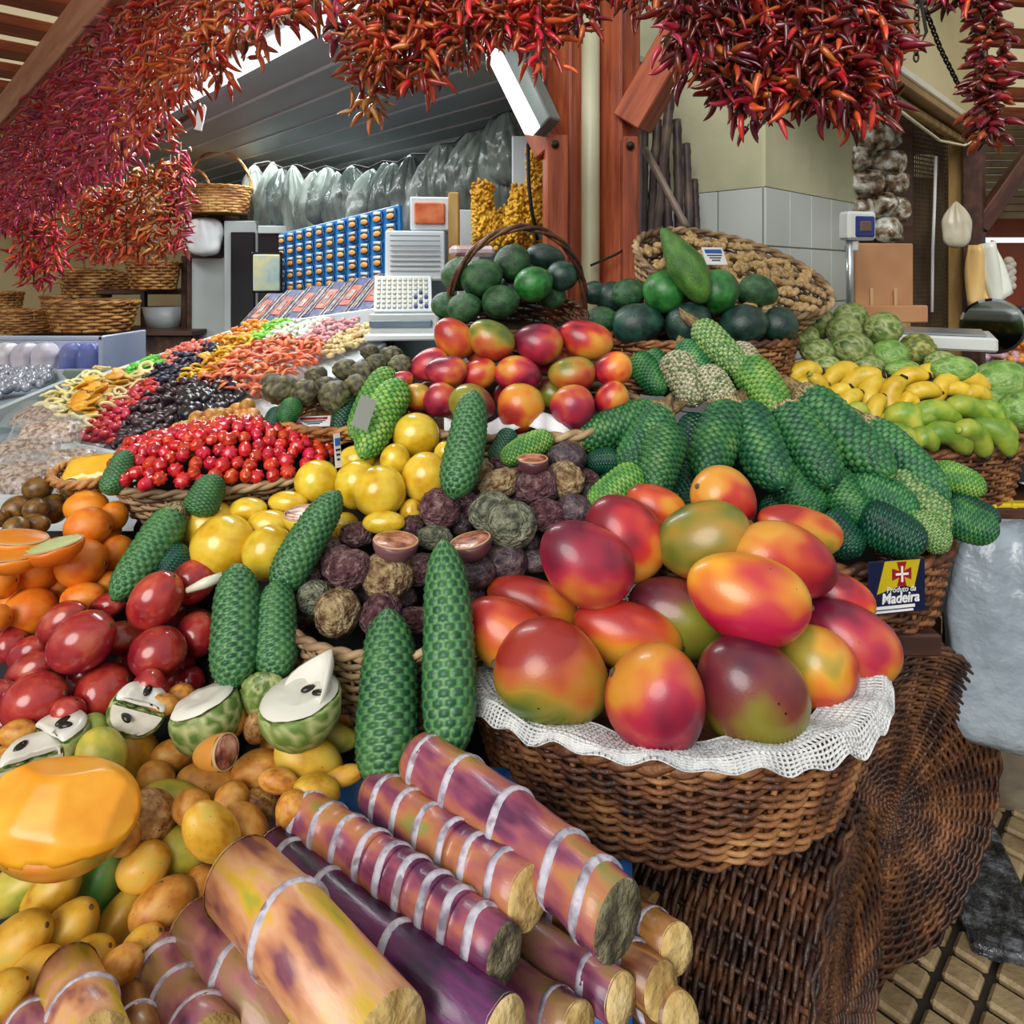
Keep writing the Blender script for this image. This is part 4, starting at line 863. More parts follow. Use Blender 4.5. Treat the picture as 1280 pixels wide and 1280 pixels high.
def text(s, size, x, z, m, par, shear=.2, d=-.0034, ext=.0003, name='lettering', off=0):
    c = bpy.data.curves.new(name, 'FONT'); c.body = s; c.size = size; c.align_x = 'CENTER'; c.shear = shear; c.extrude = ext; c.offset = off
    t = bpy.data.objects.new('temp', c); COL.objects.link(t); dg = bpy.context.evaluated_depsgraph_get(); me = bpy.data.meshes.new_from_object(t.evaluated_get(dg))
    bpy.data.objects.remove(t); me.materials.clear(); me.materials.append(m); o = bpy.data.objects.new(name, me); COL.objects.link(o); o.parent = par
    o.matrix_basis = TR((x, d, z)) @ RX(PI/2); return o
text('Produto da', .0135, .006, -.008, wht, sg); text('Madeira', .0245, .004, -.0255, wht, sg, .15, ext=.0006, off=.0004)
MB().add(box(.083, .001, .005, 0, (-.006, -.002, -.0325))).add(box(.08, .001, .0035, 0, (-.008, -.002, -.039))).ob('white_bar', wht, sg, None, False)
cloth_c = mat('card_grey', ['8e948c', 'a4a89e'], rough=.4, rnd=0)
def tag_card(label, px, py, Y, w, h, yaw, pitch, stripe):
    r = MB().add(box(w, .0012, h)).ob('price_card', wht, None, TR(W(px, py, Y)) @ RZ(yaw) @ RX(pitch), False); tag(r, label, 'price card')
    MB().add(box(w*.8, .001, h*.22, 0, (0, -.0012, h*.25))).ob('printed_band', stripe, r, None, False)
    b = MB()
    for i in range(3): b.add(box(w*(.7-.15*i), .001, h*.06, 0, (0, -.0012, h*(.02-.14*i))))
    b.ob('printed_line', navy, r, None, False)
blue_c = mat('print_blue', ['2450a0', '3468b8'], rough=.5, rnd=0)
tag_card('price card lying on the red berries', 392, 527, 1.27, .06, .03, .2, -1.1, redm)
tag_card('price card standing edge on beside the yellow passion fruit', 422, 563, 1.12, .012, .055, .9, -.1, blue_c)
tag_card('pinkish price card behind the red berries', 201, 560, 1.24, .045, .035, -.2, -.7, mat('print_pink', ['c8a0b8', 'd8b8c8'], rnd=0))
tag_card('white price card stuck in the ginger roots', 893, 320, 1.72, .06, .05, .3, -.5, blue_c)
tag(MB().add(box(.03, .0012, .055)).ob('price_card', cloth_c, None, TR(W(455, 516, 1.15)) @ RZ(.7) @ RX(-.3) @ RY(.5), False), 'plain grey card stuck between the pale cones', 'price card')
# ginger
ging = mat('ginger_skin', ['8a6a3c', 'b8945c', 'd4b684', 'a07a4a'], scale=3, rough=.7, rnd=.15, bump=.4, bscale=10)
def ginger_me(s):
    rr = random.Random(s); b = MB(); p = Vector((-.7, 0, 0))
    for i in range(4):
        b.add(ball(14, 9, round_fn(s+i, .15)), TR(p) @ RZ(rr.uniform(-1, 1)) @ SC(.45, .3, .27)); q = p+Vector((0, rr.choice((-.3, .3)), .05))
        if i in (1, 2): b.add(ball(12, 8, round_fn(s+i, .15)), TR(q) @ SC(.22, .34, .22))
        p = p+Vector((.46, rr.uniform(-.15, .15), 0))
    return b.mesh('ginger_root', ging)
GI = [ginger_me(i) for i in range(4)]
gM = TR(W(915, 338, 1.88)) @ RZ(-.2) @ RX(.55) @ RY(.28)
basket('ginger_basket', 'wide grey wicker basket of ginger roots tilted on the rear shelf', gM @ TR((0, 0, -.15)), .27, .19, .15, WKG, .8, 14, 40, 4)
rg = random.Random(5); gp = []
for t in range(900):
    u, v = rg.uniform(-.92, .92), rg.uniform(-.9, .9)
    if u*u+v*v > .82: continue
    p = Vector((u*.262, v*.183, -.018+.03*(1-u*u-v*v)+rg.uniform(0, .012)))
    if all((p-q).length > .045 for q in gp): gp.append(p)
for p in gp:
    tag(ob('ginger_root', rg.choice(GI), None, gM @ TR(p) @ RZ(rg.uniform(0, 6.3)) @ RX(rg.uniform(-.5, .5)) @ RY(rg.uniform(-.4, .4)) @ SC(rg.uniform(.033, .043))), 'knobbly ginger root in the tilted grey basket', 'ginger', 'ginger roots')
o = ob('avocado', AVP, None, frame(W(856, 330, 1.66), 117, 15) @ SC(.105, .045, .045)); tag(o, 'long necked green avocado standing behind the round ones', 'avocado', 'avocados in the wide rear basket')

# ---------------------------------------------------------------- stall structure
wood_r = mat('timber_red', ['7a3420', '9c4a2c', 'b8643c'], scale=3, rough=.5, rnd=.06, stretch=(1.5, 14, 14), bump=.15, bscale=8)
wood_rz = mat('timber_red_upright', ['7a3420', '9c4a2c', 'b8643c'], scale=3, rough=.5, rnd=.06, stretch=(14, 14, 1.5), bump=.15, bscale=8)
wood_d = mat('timber_dark', ['2a1610', '40241a', '5a3424'], scale=3, rough=.55, rnd=.06, stretch=(2, 10, 10))
wood_y = mat('timber_yellow', ['8a6a34', 'a8844a', 'c0a064'], scale=3, rough=.55, rnd=.06, stretch=(8, 8, 1.5))
cream = mat('cream_panel', ['e0d4ac', 'ece2c0'], scale=1.5, rough=.6, rnd=0)
dark = mat('dark_cloth', ['0c0c0e', '1a1a1e'], scale=4, rough=.8, rnd=0)
def slope_board(name, label, x0, x1, y0, y1, off, m, pl_=(.82, .75, .75), ground=False):
    z = lambda Y: pl_[0]+pl_[1]*(Y-pl_[2])-off
    V = [(x0, y0, z(y0)), (x1, y0, z(y0)), (x1, y1, z(y1)), (x0, y1, z(y1))]; V += [(v[0], v[1], 0 if ground else v[2]-.02) for v in V]
    o = MB().add((V, [(0, 1, 2, 3), (7, 6, 5, 4), (0, 4, 5, 1), (1, 5, 6, 2), (2, 6, 7, 3), (3, 7, 4, 0)])).ob(name, m, None, None, False); return tag(o, label, 'display board')
slope_board('display_board', 'dark sloping board under the left fruit display', -1.25, -.075, .52, 1.14, .085, dark, ground=True)
slope_board('display_board', 'dark sloping board under the red berries', -.63, -.075, 1.145, 1.30, .085, dark, ground=True)
slope_board('display_board', 'dark sloping board under the wrinkled passion fruit heap', -.07, .24, 1.2, 1.42, .10, dark, ground=True)
slope_board('display_board', 'dark sloping board under the rear avocados', -.16, .21, 1.46, 1.66, .27, dark, ground=True)
slope_board('display_board', 'dark sloping board under the custard apples', .84, 1.75, 1.70, 1.96, .2, dark, (1.08, .8, 1.6))
slope_board('display_board', 'dark sloping board under the monstera heap', .25, .70, 1.28, 1.50, .17, dark, (.98, .8, 1.2))
slope_board('display_board', 'plain board carrying the canes beneath the mango basket', -.07, .17, .52, .76, .10, dark, ground=True)
tb = empty('stall_table', (.6, 1.5, 0), 'dark wooden stall table carrying the baskets on the right', 'table')
keep(MB().add(box(.34, .42, .04, .004)).ob('table_top', wood_d, None, TR((.20, 1.1, .757)), False), tb)
keep(MB().add(box(.5, .26, .04, .004)).ob('table_top', wood_d, None, TR((.52, 1.36, .788)), False), tb)
keep(pbox('leg', 1160, 772, 1178, 960, 1.66, .03, wood_d), tb)
keep(pbox('leg', 1186, 770, 1196, 930, 1.70, .03, dark), tb)
keep(beam('brace', W(800, 1130, 1.0), W(905, 1070, 1.2), .03, .03, wood_y), tb)
keep(pbox('leg', 640, 1080, 700, 1600, 1.1, .06, wood_d), tb)
keep(MB().add(box(.62, .3, .04, .004)).ob('table_top', wood_d, None, TR((1.05, 1.78, .878)), False), tb)
keep(pbox('added_shade_board', 760, 1040, 1150, 1300, 1.75, .02, dark), tb)  # dark sheet added to stand for the shaded void under the stall
# floor with raised square studs
st_m = mat('floor_stone', ['64543a', '857050', 'a08c68'], scale=9, rough=.5, rnd=0, bump=.2, bscale=60); gro = mat('floor_grout', ['1c1812', '2e2820'], scale=20, rough=.5, rnd=0)
fb = MB(); fb.add(box(16, 16, .04, 0, (0, 5, -.022)), None, 1)
for i in range(-4, 34):
    for j in range(-18, 22):
        p = Vector((.85, 1.45, 0))+DR*(i*.078-.9)+DL*(j*.078)
        if -.2 < p.x < 2.6 and .9 < p.y < 2.9: fb.add(box(.064, .064, .022, .007), TR((p.x, p.y, .004)) @ RZ(ZR))
struct(fb.ob('floor', [st_m, gro], None, None, False))
wet = mat('wet_drain', ['0a0a0c', '2a2c30', '6a6e74'], scale=30, rough=.12, rnd=0, bump=.8, bscale=40)
tag(MB().add(box(.16, .9, .03, .006)).ob('drain_channel', wet, None, TR((1.19, 1.86, .02)) @ RZ(ZR-PI/2+.5), False), 'dark wet drain channel along the tiled floor', 'drain')
tag(MB().add(ball(16, 10, wrinkle_fn(2, .3)), SC(.16, .14, .17)).ob('stone_block', mat('rough_stone', ['4a4236', '6a6050', '8a8068'], scale=7, rough=.9, bump=.7, bscale=10, rnd=0), None, TR((1.36, 1.95, .13))), 'rough grey stone block under the plastic bag', 'stone')
# bag and crate at the right edge
bagm = mat('plastic_grey', ['707c86', '8c98a2', 'a8b4bc'], scale=6, rough=.3, rnd=0, bump=.9, bscale=14, coat=.3)
def bag(name, m, M, sx, sy, sz, seed, parent=None, neck=.3, n=40, pw=5, fold=.0):
    def fn(p):
        t = (p.x+1)/2; a = math.atan2(p.z, p.y)   # x = vertical, top at +1
        s = 1-(1-neck)*max(0, (t-.55)/.45)**1.3
        s *= 1+.13*math.sin(5*a+seed)*(.3+t)+.10*math.sin(9*a+2.1*seed+5*t)*t+fold*math.sin(13*a+seed*3+2*math.sin(3*t+seed))*(.4+t)+fold*nz((p.x*4, p.y*5, p.z*5), 1, seed+2)+.08*nz((p.x*2, p.y*2, p.z*2), 1, seed)
        return Vector((p.y*s*sx, p.z*s*sy, p.x*sz))
    pr = [(-1, 0)]+[(-1+2*k/26, (1-abs(-1+2*k/26)**pw)**.5) for k in range(1, 26)]+[(1, 0)]
    return MB().add(lathe(pr, n, fn)).ob(name, m, parent, M)
tag(bag('plastic_bag', bagm, TR(W(1268, 790, 1.55)) @ RY(.06), .15, .09, .255, 3, neck=.8, pw=9), 'large grey white plastic bag hanging at the right edge under the yellow crate', 'plastic bag')
cloth_g = mat('grey_cloth', ['6a6e66', '8a8e84'], scale=3, rough=.6, rnd=0)
o = MB().add(grid(12, 16, lambda u, v: W(1198+u*62*(1-.6*v), 665+v*160, 1.60)+Vector((0, .02*math.sin(u*7+v*3), 0)))).ob('plastic_flap', cloth_g); solid(o, .002); tag(o, 'dull grey plastic flap behind the big plastic bag', 'plastic sheet')
yc = mat('crate_yellow', ['b8a010', 'd4bc1c'], rough=.4, rnd=0)
cr_ = empty('yellow_crate', W(1262, 640, 1.66), 'yellow plastic crate corner at the right edge', 'crate')
for a in ((1240, 630, 1300, 638), (1240, 655, 1300, 662)): keep(pbox('crate_rail', *a, 1.64, .03, yc), cr_)
for a in ((1240, 630, 1248, 662), (1266, 630, 1274, 662)): keep(pbox('crate_post', *a, 1.635, .03, yc), cr_)

# corner posts, braces, pipe
def post(name, label, px0, px1, py0, Y, m, z0=0, z1=2.9, w=None, mname='post'):
    w = w or (px1-px0)/F*Y/1.414; c = W((px0+px1)/2, 0, Y)
    o = MB().add(box(w, w, z1-z0, .006)).ob(name, m, None, TR((c.x, c.y, (z0+z1)/2)) @ RZ(ZR), False); return o
pl_ = post('timber_post', '', 683, 740, 0, 2.1, wood_rz, w=.10); tag(pl_, 'left red timber post of the corner pair', 'post')
pr_ = post('timber_post', '', 745, 800, 0, 2.1, wood_rz, w=.10); tag(pr_, 'right red timber post of the corner pair', 'post')
def rel(o, p): return keep(o, p)
keep(beam('brace', W(692, 190, 2.06), W(585, -30, 2.28), .08, .09, wood_r), pl_)
keep(beam('brace', W(790, 155, 2.04), W(905, -45, 1.88), .09, .10, wood_r), pr_)
keep(pbox('lower_block', 683, 168, 711, 400, 2.0, .08, wood_rz, None, .1), pl_)
keep(pbox('lower_block', 779, 170, 798, 400, 1.98, .08, wood_rz, None, .0), pr_)
bolt = mat('iron', ['18140f', '3a332a'], rough=.5, metal=.6, rnd=0)
keep(MB().add(ball(10, 6), SC(.012, .012, .012)).ob('bolt', bolt, None, TR(W(694, 180, 1.995))), pl_)
keep(MB().add(ball(10, 6), SC(.012, .012, .012)).ob('bolt', bolt, None, TR(W(788, 182, 1.975))), pr_)
o = MB().add(lathe([(-1.5, 0), (-1.5, .028), (1.5, .028), (1.5, 0)], 18), TR(W(738, 0, 2.06)-Vector((0, 0, W(738, 0, 2.06).z-1.5))) @ RY(PI/2)).ob('drain_pipe', mat('pipe_cream', ['a8a888', 'c4c4a8'], scale=3, rough=.4, rnd=0)); tag(o, 'cream drain pipe running between the two timber posts', 'pipe')
tag(MB().add(tube([W(738, 332, 2.0), W(770, 318, 1.98), W(800, 300, 2.02)], .004, 6)).ob('black_cable', dark), 'black cable crossing the right timber post', 'cable')
# fluorescent fitting on the left brace
lamp = emit('lamp_glow', 'e8f2f0', 1.6)
fx = empty('fluorescent_lamp', W(645, 110, 2.0), 'short fluorescent lamp slanting beside the left timber brace', 'lamp')
keep(beam('lamp_housing', W(628, 35, 2.12), W(684, 160, 1.97), .05, .08, mat('lamp_grey', ['5a605e', '8a908c'], rough=.35, rnd=0)), fx)
keep(beam('diffuser', W(608, 48, 2.09), W(666, 164, 1.94), .035, .04, lamp), fx)
# ---------------------------------------------------------------- interior of the stall
def ND(n, m, z): p = DR*n+DL*m; return Vector((p.x, p.y, z))
white_p = mat('ceiling_panel', ['9aa6a8', 'b0babb'], scale=1.2, rough=.45, rnd=0)
seam_p = mat('ceiling_seam', ['c8d0d0', 'dce2e2'], rough=.4, rnd=0)
cb = MB(); n0, n1 = 1.02, 2.35; npl = 7
for i in range(npl):
    a = n0+(n1-n0)*i/npl; w = (n1-n0)/npl
    cb.add(box(5.2, w-.006, .02), TR(ND(a+w/2, 1.45+2.6, 2.215)) @ RZ(ZR+PI/2)); cb.add(box(5.2, .012, .012), TR(ND(a+w, 1.45+2.6, 2.204)) @ RZ(ZR+PI/2), 1)
struct(cb.ob('ceiling', [white_p, seam_p], None, None, False))
wallm = mat('back_wall_grey', ['3a4244', '4a5254'], scale=2, rough=.6, rnd=0)
struct(MB().add(box(5.6, .05, 2.4), TR(ND(2.42, 1.2+2.8, 1.2)) @ RZ(ZR+PI/2)).ob('wall_back', wallm, None, None, False))
warm = mat('far_wall_warm', ['8a7a58', 'a8946c', 'b8a880'], scale=1.5, rough=.7, rnd=0)
struct(MB().add(box(7, .05, 3), TR((-3.4, 6.6, 1.5))).ob('wall_far_left', warm, None, None, False))
# long strip light along the edge of the ceiling
sl = empty('strip_light', ND(1.0, 2.6, 2.2), 'long white strip light along the near edge of the ceiling', 'lamp')
keep(MB().add(box(2.6, .07, .03, .004)).ob('diffuser', emit('strip_glow', 'e6eeee', 1.3), None, TR(ND(.96, 2.75, 2.185)) @ RZ(ZR+PI/2), False), sl)
keep(MB().add(box(2.64, .11, .03, .004)).ob('housing', seam_p, None, TR(ND(.96, 2.75, 2.216)) @ RZ(ZR+PI/2), False), sl)
# big pink beam above the chillies with rafters behind
struct(beam('trim_1', ND(.52, 1.1, 2.27), ND(.52, 6.4, 2.27), .07, .14, mat('beam_pink', ['c07a62', 'd09078', 'dca890'], scale=3, rough=.5, rnd=0, stretch=(1, 10, 10))))
struct(beam('trim_2', ND(.55, 1.1, 2.19), ND(.55, 6.4, 2.19), .05, .03, cream))
canvas = mat('canvas_cream', ['e6d8ae', 'efe4c2'], scale=1.5, rough=.8, rnd=0)
nt_ = canvas.node_tree; tl_ = nt_.nodes.new('ShaderNodeBsdfTranslucent'); tl_.inputs[0].default_value = lin('e8dab0'); ms_ = nt_.nodes.new('ShaderNodeMixShader'); ms_.inputs[0].default_value = .55
nt_.links.new(nt_.nodes['Principled BSDF'].outputs[0], ms_.inputs[1]); nt_.links.new(tl_.outputs[0], ms_.inputs[2]); nt_.links.new(ms_.outputs[0], nt_.nodes['Material Output'].inputs[0])
def canvas_sheet(c, sx, sy): return struct(MB().add(([(-sx/2, -sy/2, 0), (sx/2, -sy/2, 0), (sx/2, sy/2, 0), (-sx/2, sy/2, 0)], [(0, 1, 2, 3)])).ob('ceiling', canvas, None, TR(c) @ RZ(ZR), False))
canvas_sheet(ND(-.78, 4.5, 2.60), 3.7, 7)
for i in range(8):
    struct(beam('trim_%d' % (3+i), ND(-2.5, 2.9+i*.42, 2.56), ND(1.0, 2.9+i*.42, 2.56), .17, .05, wood_r))
tag(MB().add(box(.07, .012, .12, .002)).ob('paper_notice', paper, None, TR(W(35, 108, 3.2)) @ RZ(-.75), False), 'small cream notice fixed to the pink beam', 'notice')

# fridge, cabinet and things at the back left
grey_p = mat('cabinet_white', ['a8b0b0', 'c4caca'], scale=2, rough=.4, rnd=0); blackm = mat('black_inside', ['06060a', '12121a'], rough=.3, rnd=0)
cab = empty('white_cabinet', W(260, 470, 4.3), 'tall white cabinet at the back of the stall', 'cabinet')
keep(pbox('body', 236, 322, 284, 600, 4.3, .5, grey_p), cab); keep(pbox('door_frame', 280, 276, 322, 600, 4.15, .08, grey_p), cab); keep(pbox('dark_door', 288, 290, 318, 420, 4.13, .02, blackm), cab)
keep(pbox('side_edge', 233, 322, 238, 600, 4.28, .5, wood_d), cab)
mon = empty('white_sack', W(257, 300, 4.25), 'white cloth hanging over a dark frame on the cabinet', 'cloth')
keep(pbox('dark_frame', 238, 268, 278, 324, 4.3, .25, wood_d), mon); keep(bag('cloth', paper, TR(W(256, 296, 4.2)), .1, .06, .12, 2, None, .9), mon)
ph = empty('fridge', W(420, 400, 3.9), 'dark display fridge behind the packets', 'fridge'); keep(pbox('body', 322, 290, 480, 600, 3.9, .4, blackm), ph); keep(pbox('shelf_front', 322, 282, 480, 292, 3.88, .4, grey_p), ph)
basket('handled_basket', 'wicker basket with tall hoop handle on top of the cabinet', TR(W(273, 268, 4.2)), .2, .16, .16, WKL, .85, 10, 24, 4, handle=(.24, 'x'))
basket('handled_basket', 'small wicker basket with low handle beside the tall one', TR(W(243, 266, 4.3)), .1, .1, .12, WKL, .85, 8, 18, 4, handle=(.16, 'x'))
# left back shelf with baskets
shf = empty('basket_shelf', W(140, 420, 4.4), 'dark red shelf with wicker baskets at the far left', 'shelf')
keep(pbox('shelf_top', 120, 362, 236, 368, 4.4, .5, wood_d), shf); keep(pbox('shelf_board', 15, 414, 240, 420, 4.1, .5, wood_d), shf)
keep(pbox('upright', 175, 364, 181, 420, 4.38, .04, wood_d), shf); keep(pbox('upright', 226, 320, 233, 420, 4.38, .04, wood_d), shf)
keep(pbox('lower_panel', 126, 420, 240, 445, 4.2, .05, WKD), shf); keep(pbox('lower_panel', -60, 470, 245, 640, 4.2, .05, dark), shf)
lb_ = 'wicker baskets on the far left shelf'
for (px, py, Y, a, b, h, l, hd, mt) in ((115, 414, 4.0, .26, .18, .17, 'long shallow wicker basket lying on the far left shelf', None, WKL), (35, 416, 4.0, .17, .14, .13, 'shallow wicker basket at the left end of the shelf', None, WKL),
        (192, 362, 4.3, .16, .14, .17, 'round honey wicker basket under the hanging chillies', None, WKL), (110, 372, 4.5, .17, .14, .18, 'upright wicker basket behind the long one', (.15, 'x'), WKL), (145, 368, 4.6, .12, .1, .15, 'small upright wicker basket on the upper shelf', None, WKL),
        (72, 390, 4.4, .1, .09, .1, 'small square wicker basket behind the shallow ones', (.1, 'x'), WKL), (95, 372, 4.8, .1, .1, .2, 'narrow tall wicker basket at the back', (.14, 'y'), WKL), (5, 395, 4.7, .12, .1, .16, 'pale wicker basket at the left border', None, WKL)):
    basket('wicker_basket', l, TR(W(px, py, Y)), a, b, h, mt, .8, 9, 22, 4, handle=hd, group=lb_)
tub = empty('white_tub', W(205, 412, 4.4), 'white plastic tub on the shelf below the round basket', 'tub'); keep(MB().add(lathe([(0, 0), (0, .1), (.15, .13), (.15, .12), (.01, .09), (.01, 0)], 24), TR(W(205, 412, 4.45)) @ RY(-PI/2)).ob('body', grey_p), tub)
lid_b = mat('bin_clear', ['8f9ec0', 'a8b4d0', 'c4cadc'], scale=2, rough=.15, rnd=0, coat=.4); purp = mat('bag_violet', ['3c4a8a', '5a68a8', '8a90c0'], scale=3, rough=.3, rnd=0); pale = mat('bag_pale', ['b0a8c0', 'cfc8d4', 'dcd4d8'], scale=3, rough=.3, rnd=0)
bn = empty('clear_bin', W(60, 465, 2.6), 'clear plastic bin of wrapped bags at the left edge', 'bin')
keep(pbox('back', -20, 424, 124, 466, 2.75, .01, lid_b), bn); keep(pbox('side', 122, 420, 128, 466, 2.5, .3, lid_b), bn); keep(pbox('rim', -20, 420, 128, 426, 2.5, .02, lid_b), bn); keep(pbox('floor_plate', -20, 462, 128, 468, 2.5, .3, lid_b), bn)
for i, (x, m__) in enumerate(((8, pale), (34, pale), (58, pale), (92, purp), (112, purp))): tag(bag('wrapped_bag', m__, TR(W(x, 446, 2.58)), .045, .05, .055, i, None, .7, 24), ['pale wrapped bag at the left end of the bin', 'pale wrapped bag second from left in the bin', 'pale wrapped bag in the middle of the bin', 'big violet wrapped bag in the bin', 'violet wrapped bag at the right end of the bin'][i], 'bag', 'wrapped bags in the clear bin')
gcr = mat('tray_blue_grey', ['7e8c96', '9aa8b0'], scale=3, rough=.4, rnd=0)
ct = empty('nut_crate', W(40, 500, 1.9), 'blue grey crate of silver wrapped nuts at the left edge', 'crate')
for A, B in ((W(82, 492, 1.75), W(-40, 548, 1.35)), (W(82, 492, 1.75), W(70, 478, 2.0)), (W(70, 478, 2.0), W(-60, 470, 2.0))): keep(beam('side', A, B, .012, .075, gcr), ct)
keep(MB().add(([W(80, 492, 1.76), W(-45, 550, 1.35), W(-90, 490, 1.9), W(70, 480, 2.0)], [(0, 1, 2, 3)])).ob('bottom', gcr, None, TR((0, 0, -.01)), False), ct)
scatter('wrapped_nut', 'pea', mat('silver_nut', ['6a6e80', 'a0a4b4', 'd0d4e0'], scale=4, rough=.25, metal=.3, rnd=.2), 'silvery wrapped nut in the blue grey crate', 'nut', 'silvery wrapped nuts', [(-30, 510), (-10, 470), (58, 470), (60, 482)], 70, .013, 31, plane=lambda x, y: 1.85-.004*(y-480), lift=.015)
keep(pbox('panel', 78, 462, 138, 500, 2.2, .02, mat('grey_green', ['6a7a70', '84948a'], rough=.5, rnd=0)), ct)
film = mat('clear_film', ['c4ccd0', 'dde2e4'], scale=20, rough=.12, rnd=0, alpha=.14, coat=1, bump=.8, bscale=40)
nutp = mat('nut_packet', ['5e3e30', '9a7660', 'c4a890', 'c8bcb8'], scale=130, rough=.2, coat=.6, rnd=.3, bump=.5, bscale=30, contrast=1.5)
for i, (x, y, l, s) in enumerate(((34, 566, 'clear packet of nuts at the front left', 1.2), (60, 542, 'clear packet of brown nuts in the middle', 1.1), (85, 575, 'clear packet of nuts touching the tiny basket', .9), (22, 598, 'big clear packet of pale nuts above the mottled fruit', 1.3), (10, 580, 'clear packet of reddish nuts at the left border', .9), (40, 522, 'clear packet of pale seeds behind the others', 1.0))):
    np_ = tag(pillow('nut_packet', nutp, TR(W(x, y, 1.33-(y-540)*.0020)) @ RZ(.5-.2*i) @ RX(.55), .044*s, .027*s, .014*s, i), l, 'packet', 'clear packets of nuts')
    pillow('film', film, TR((0, 0, .004)), .058*s, .038*s, .017*s, i+9, np_)
slope_board('display_board', 'white board under the nut packets', -1.3, -.60, 1.16, 1.66, .05, tray_w, (1.07, .25, 1.2))

# hanging plastic bags of herbs along a wire
pbag = mat('clear_bag', ['4e5a56', '7a8680', 'b0bab2'], scale=3.5, rough=.25, rnd=.2, alpha=.66, coat=.5, bump=.8, bscale=5, contrast=1.4)
herb = mat('dried_herb', ['2a2014', '4a3a22', '6a5434'], scale=9, rough=.8, rnd=.3, bump=.8, bscale=14)
wires = []
nb = 19
for i in range(nb):
    t = i/(nb-1); px = 318+t*322; py = 205+18*math.sin(t*PI*.9)-72*t**2.2
    X = (px-640)/F; Y = 1.78/(X*.728+.686); ln = (.215-.055*t)*(1+.2*math.sin(i*2.3)); top = W(px, py-6*(i % 2), Y)
    wires.append(top)
    r = bag('herb_bag', pbag, TR(top-Vector((0, 0, ln)))@ RZ(.5*math.sin(i*4)) @ RY(.14*math.sin(i*1.7)), .085, .04, ln, i*1.3, None, .3, 48, fold=.16)
    tag(r, 'clear plastic bag of dried herbs, '+('leftmost' if i == 0 else 'rightmost' if i == nb-1 else ORD[i]+' from the left')+' on the wire', 'plastic bag', 'plastic bags of herbs on the wire')
    MB().add(ball(14, 10, wrinkle_fn(i, .35)), TR((0, 0, -ln*.55)) @ SC(.058, .028, ln*.38)).ob('herbs', herb, r)
tag(MB().add(tube(wires, .004, 5)).ob('hanging_wire', dark), 'thin dark wire carrying the herb bags', 'wire')

# seed packets on a board, patterned boxes, register
pk_b = mat('packet_blue', ['1c64a8', '2f86cc'], scale=4, rough=.35, rnd=.08); pk_o = mat('packet_orange', ['c8843a', 'e0aa64'], scale=5, rough=.4, rnd=.1); pk_w = mat('packet_white', ['b8c4cc', 'dde4e8'], rough=.4, rnd=0)
def nY(px, n): return n/((px-640)/F*.728+.686)
bdA, bdB = W(352, 338, nY(352, 1.5)), W(503, 314, nY(503, 1.5))
bd = beam('packet_board', bdA, bdB, .02, .36, pk_b); tag(bd, 'blue board covered with small packets behind the dried fruit', 'board')
pm = MB().add(box(.058, .008, .05, .002)); pm.add(box(.05, .003, .012, 0, (0, -.006, .016)), None, 2); pm.add(ball(14, 8), TR((0, -.006, -.006)) @ SC(.027, .006, .0125), 1)
pme = pm.mesh('seed_packet', [pk_b, pk_o, pk_w]); dv = (bdB-bdA); dvn = dv.normalized(); byaw = math.atan2(dvn.y, dvn.x)
for r_ in range(6):
    for c_ in range(11):
        t = (c_+.5)/11; p = bdA+dv*t+Vector((0, 0, .145-.058*r_)); nrm = Vector((math.sin(byaw), -math.cos(byaw), 0))
        tag(ob('seed_packet', pme, None, TR(p+nrm*.018) @ RZ(byaw) @ RY(R.uniform(-.06, .06))), 'blue packet with orange oval on the packet board', 'packet', 'blue packets on the board')
fr = empty('framed_picture', W(334, 342, 3.25), 'small framed picture with pale blue watercolour left of the blue packets', 'picture'); keep(pbox('frame', 315, 315, 352, 366, 3.25, .02, blackm, None, .2), fr); keep(pbox('picture', 317, 318, 349, 364, 3.24, .012, mat('water_picture', ['7a9ab0', 'b0c8c0', 'd8d49a', 'a8c0d0'], scale=9, rough=.4, rnd=0), None, .2), fr)
pat_b = mat('pattern_blue', ['10163a', '243068', '505c8c'], scale=60, rough=.5, rnd=.1); pat_s = mat('pattern_stripe', ['3a2a3c', '8a7a70', 'c0b4a0'], scale=50, rough=.5, rnd=.1); pat_r = mat('pattern_red', ['7a2014', 'b84428', 'd09070'], scale=20, rough=.5, rnd=.1)
sA, sB = W(300, 398, 2.75), W(474, 372, 2.3)
for i in range(6):
    t = (i+.5)/6; p = sA+(sB-sA)*t; yw = math.atan2((sB-sA).y, (sB-sA).x)
    w_ = (sB-sA).length/6*.92
    r = MB().add(box(w_, .19, .02, .003)).ob('patterned_box', pat_b, None, TR(p+Vector((.03, .07, .02))) @ RZ(yw) @ RX(.75), False); tag(r, 'blue patterned box in the sloping row, '+('leftmost' if i == 0 else 'rightmost' if i == 5 else ORD[i]+' from left'), 'box', 'patterned boxes in a sloping row')
    MB().add(box(w_*.42, .10, .003, 0, (0, 0, .011))).ob('red_panel', pat_r, r, None, False)
    b = MB()
    for k in (-1, 1): b.add(box(w_*.05, .17, .003, 0, (w_*k*.28, 0, .011))).add(box(w_*.06, .17, .003, 0, (w_*k*.42, 0, .011)))
    b.add(box(w_*.2, .05, .004, 0, (0, 0, .0125))); b.ob('pale_stripes', pat_s, r, None, False)
    b = MB()
    for k in range(3): b.add(box(w_*.2, .004, .03, 0, (w_*(k-1)*.31, -.098, -.008)))
    b.ob('red_flap', pat_r if i % 2 else mat('pattern_navy', ['141a4a', '2a3270'], rnd=0), r, None, False)
keep(beam('edge_strip', sA+Vector((.02, -.03, -.055)), sB+Vector((.02, -.03, -.055)), .02, .05, pk_w), bd)
